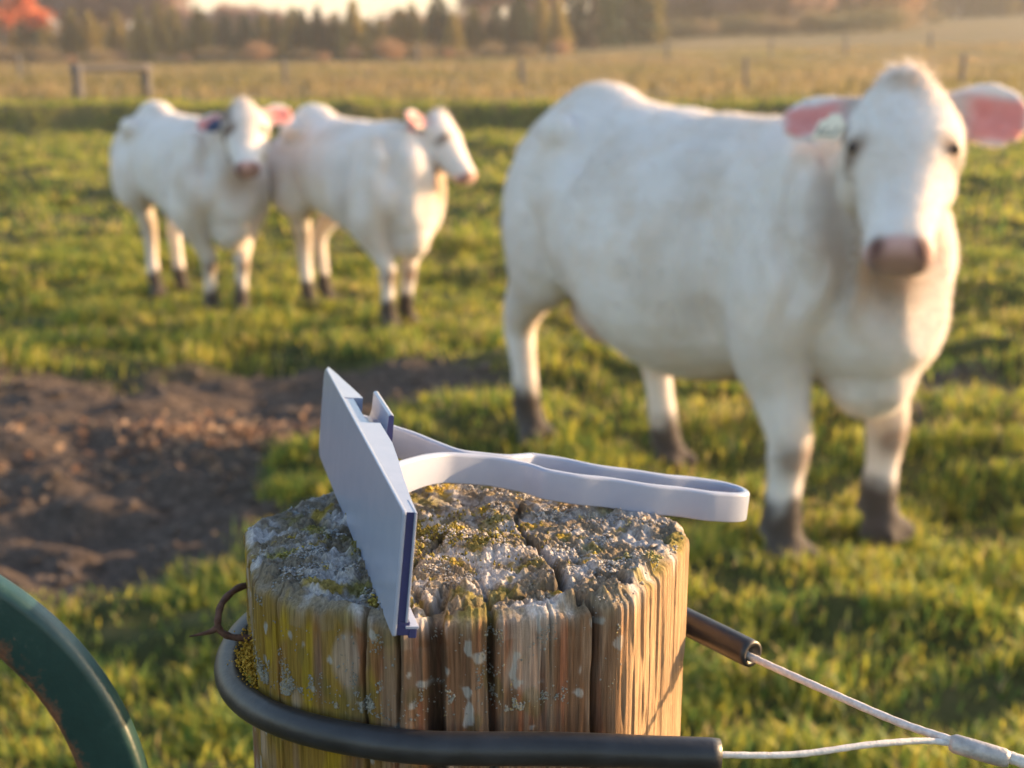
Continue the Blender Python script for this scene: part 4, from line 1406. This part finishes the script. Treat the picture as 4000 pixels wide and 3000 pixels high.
def bare_mesh(h, seed, leafcols=None, twigcol=((.33, .235, .205), (.48, .33, .285)), spread=.5, nleaf=0):
    r = np.random.default_rng(seed)
    segs, tips = [], []

    def grow(p, d, L, rad, lev):
        n = 4
        pts = [p]
        for i in range(n):
            d = unit(d + r.normal(0, .13, 3) + np.array([0, 0, .06]))
            p = p + d * L / n
            pts.append(p)
        segs.append((np.array(pts), np.linspace(rad, rad * .55, n + 1)))
        if lev == 0:
            tips.extend(pts[1:])
            return
        for c in range(4 if lev > 1 else 5):
            i = r.integers(2, n + 1)
            q = pts[i]
            th = r.uniform(0, 6.28)
            nd = unit(d * .75 + spread * 1.5 * np.array([math.cos(th), math.sin(th), r.uniform(-.1, .5)]))
            grow(q, nd, L * r.uniform(.5, .72), rad * .5, lev - 1)
    grow(np.array([0, 0, -.2]), np.array([0, 0, 1.]), h * .42, h * .018, 3)
    trunk_parts = [tube(s_, rd, 6 if rd[0] > .05 else 4, (0, 1, .1)) for s_, rd in segs]
    V, Fq = join(trunk_parts)
    trunk = mesh_np("trunk", V, Fq, M_bark)
    T_ = np.array(tips)
    m = max(5200, nleaf)
    base = T_[r.integers(0, len(T_), m)] + r.normal(0, .03 * h, (m, 3))
    D = r.normal(0, .6, (m, 3)) + np.array([0, 0, .5])
    t = r.uniform(0, 1, m)[:, None]
    cs_ = leafcols or twigcol
    c = np.array(cs_[0]) * (1 - t) + np.array(cs_[1]) * t
    if nleaf:
        V, Fq, cc = tris_cloud(base, D, r.uniform(.15, .35, m), r.uniform(.07, .16, m), c)
    else:
        V, Fq, cc = tris_cloud(base, D, r.uniform(.3, .8, m) * h / 8, r.uniform(.022, .045, m) * h / 8, c)
    return mesh_np("crown", V, Fq, M_leaf, False, cc), trunk


def bush_mesh(h, w, seed, cols):
    r = np.random.default_rng(seed)
    n = 1500
    cen = r.normal(0, .45, (9, 3)) * [w, w, 0] + np.stack([0 * r.uniform(size=9), 0 * r.uniform(size=9), r.uniform(.35, .7, 9) * h], -1)
    k = r.integers(0, 9, n)
    P = cen[k] + r.normal(0, 1, (n, 3)) * [w * .28, w * .28, h * .2]
    P[:, 2] = np.clip(P[:, 2], .03, None)
    t = r.uniform(0, 1, n)[:, None]
    V, Fq, cc = tris_cloud(P, r.normal(0, 1, (n, 3)) + [0, 0, .5], r.uniform(.15, .4, n) * h * .35, r.uniform(.03, .09, n) * h * .5, np.array(cols[0]) * (1 - t) + np.array(cols[1]) * t)
    st = [tube(np.array([(0, 0, -.1), (a_ * .3, b_ * .3, h * .3), (a_, b_, h * .6)]), np.array([.04, .03, .01]) * h * .5, 5, (0, 1, .1)) for a_, b_ in r.normal(0, .3 * w, (5, 2))]
    V2, F2 = join(st)
    return mesh_np("crown", V, Fq, M_leaf, False, cc), mesh_np("trunk", V2, F2, M_bark)


OLIVE = ((.11, .105, .030), (.26, .21, .065)); DARK = ((.016, .034, .022), (.045, .070, .038)); YEL = ((.21, .17, .045), (.38, .29, .085))
con_y = [conifer_mesh(3.6, 1.3, .03, 11 + i, OLIVE if i < 2 else YEL) for i in range(4)]
con_d = [conifer_mesh(4.2, 1.45, .03, 31 + i, DARK) for i in range(3)]
spruce = conifer_mesh(10.5, 2.6, .02, 51, DARK)
spruce2 = conifer_mesh(8.5, 1.7, .02, 52, OLIVE)
bare = [bare_mesh(8.5, 61 + i) for i in range(4)]
maple = bare_mesh(8.0, 81, ((.60, .15, .075), (.75, .27, .12)), spread=.55, nleaf=3200)
bushes = [bush_mesh(1.7, 1.5, 91 + i, c_) for i, c_ in enumerate((((.27, .155, .09), (.46, .28, .16)), ((.17, .13, .07), (.32, .23, .125)), ((.09, .095, .045), (.18, .16, .075))))]


def plant(name, label, cat, group, proto, u, dist, s=1.0, rz=None):
    x = (u - 1106) / 3000 * dist * 1.03
    z = float(height(x, dist))
    root = empty(name, (x, dist, z - .05), rng.uniform(0, 6.28) if rz is None else rz)
    root.scale = (s * rng.uniform(.9, 1.1), s * rng.uniform(.9, 1.1), s)
    tag(root, label, cat, group)
    obj("crown", proto[0], root); obj("trunk", proto[1], root)
    return root


r = np.random.default_rng(5)
# row of young conifers along the far side of the hay field
u = -120
i = 0
while u < 1215:
    dk = r.uniform() < .30
    pr = con_d[i % 3] if dk else con_y[r.integers(0, 4)]
    plant("young_conifer", "young dark green conifer in the row behind the hay field" if dk else "young olive yellow conifer in the row behind the hay field", "tree",
          "dark young conifers behind the hay field" if dk else "olive young conifers behind the hay field", pr, u + r.uniform(-8, 8), 92 + r.uniform(-4, 6), r.uniform(.72, 1.12))
    u += r.uniform(24, 44); i += 1
# bare trees behind them, with a gap where the sky shows
for u in list(range(-160, 640, 24)) + [1015, 1040, 1075, 1100, 1120, 1145, 1160, 1200]:
    low = 420 < u < 640
    plant("bare_tree", "leafless pinkish brown tree behind the conifer row", "tree", "bare trees behind the conifer row", bare[r.integers(0, 4)], u + r.uniform(-14, 14), 108 + r.uniform(-5, 10), r.uniform(.52, .62) if low else r.uniform(.9, 1.25))
for u in (690, 745, 860, 930, 985):
    plant("low_bare_tree", "short leafless tree below the pale gap of sky", "tree", "short bare trees under the gap of sky", bare[r.integers(0, 4)], u, 118 + r.uniform(-3, 6), r.uniform(.36, .46))
plant("red_maple", "orange red leafy maple among the bare trees", "tree", None, maple, 70, 88, 1.0, 1.0)
plant("tall_spruce", "tall broad dark green spruce taller than the conifer row", "tree", None, spruce, 1270, 98, 1.1, 0)
plant("tall_spruce", "dark spruce standing close against the broad tall spruce", "tree", None, spruce, 1338, 103, .92, 1.2)
plant("tall_spruce", "slim olive spruce beside the broad dark spruce", "tree", None, spruce2, 1385, 104, .9, 0)
for u in range(1420, 1880, 20):
    plant("bare_tree", "leafless brown tree on the slope right of the tall spruce", "tree", "bare trees on the slope", bare[r.integers(0, 4)], u + r.uniform(-12, 12), 128 + r.uniform(-6, 10), r.uniform(.75, 1.1))
for u in range(1840, 2440, 26):
    plant("woodland_tree", "grey olive tree of the wood at the top of the slope", "tree", "trees of the wood on the slope", spruce2 if r.uniform() < .45 else bare[r.integers(0, 4)], u + r.uniform(-14, 14), 172 + r.uniform(-8, 12), r.uniform(.9, 1.25))
for u in list(range(-80, 1240, 58)):
    plant("russet_bush", "low russet bush at the foot of the conifer row", "bush", "russet bushes along the conifer row", bushes[r.integers(0, 2)], u + r.uniform(-20, 20), 84 + r.uniform(-3, 4), r.uniform(.35, .75))
for u in range(1420, 1900, 36):
    plant("hedge_bush", "low olive brown bush along the slope edge", "bush", "bushes along the slope edge", bushes[r.integers(1, 3)], u + r.uniform(-10, 10), 118 + r.uniform(-3, 5), r.uniform(.8, 1.25))
for u in list(range(-140, 1240, 34)):
    plant("thicket_bush", "tall brown thicket bush between the conifers and the bare trees", "bush", "thicket behind the conifer row", bushes[r.integers(0, 2)], u + r.uniform(-12, 12), 101 + r.uniform(-2, 3), r.uniform(1.2, 1.7))
plant("dark_bush", "small dark round bush standing alone on the slope", "bush", None, bushes[2], 1971, 140, .7)
for u in range(1400, 1900, 30):
    plant("thicket_bush", "tall brown thicket bush among the bare trees on the slope", "bush", "thicket on the slope", bushes[r.integers(0, 2)], u + r.uniform(-10, 10), 136 + r.uniform(-2, 3), r.uniform(2.0, 2.9))
for u in range(1850, 2440, 34):
    plant("thicket_bush", "tall olive thicket bush in the wood at the top of the slope", "bush", "thicket in the wood on the slope", bushes[r.integers(1, 3)], u + r.uniform(-10, 10), 182 + r.uniform(-2, 3), r.uniform(2.8, 3.8))

# reddish leaf litter blown on to the bare mud
n = 800
cx_ = np.where(rng.uniform(0, 1, n) < .6, -1.15, -2.35); cy_ = np.where(cx_ > -2, 5.15, 4.75)
x = cx_ + rng.normal(0, .30, n); y = cy_ + rng.normal(0, .20, n)
t = rng.uniform(0, 1, n)[:, None]
V, Fq, cc = tris_cloud(np.stack([x, y, height(x, y) + .008], -1), np.stack([rng.normal(0, 1, n), rng.normal(0, 1, n), np.abs(rng.normal(0, .45, n))], -1), rng.uniform(.025, .06, n), rng.uniform(.008, .018, n), np.array([.24, .13, .085]) * (1 - t) + np.array([.40, .27, .18]) * t)
tag(obj("leaf_litter", mesh_np("leaf_litter", V, Fq, M_leaf, False, cc)), "reddish brown leaf litter scattered on the bare mud", "leaves", kind="stuff")

# ------------------------------------------------------------------ evening haze
hm = bpy.data.materials.new("haze_air")
hm.use_nodes = True
ht = hm.node_tree
ht.nodes.clear()
pv = ht.nodes.new("ShaderNodeVolumePrincipled")
pv.inputs["Color"].default_value = (.95, .93, .92, 1)
pv.inputs["Density"].default_value = .0010
pv.inputs["Anisotropy"].default_value = .2
ho = ht.nodes.new("ShaderNodeOutputMaterial")
ht.links.new(pv.outputs[0], ho.inputs["Volume"])
V, Fq = boxm((0, 750, 11.5), (1100, 850, 14.5))
hz_o = obj("haze", mesh_np("haze", V, Fq, hm, False))
tag(hz_o, "thin warm evening haze over the pasture", "haze", kind="stuff")
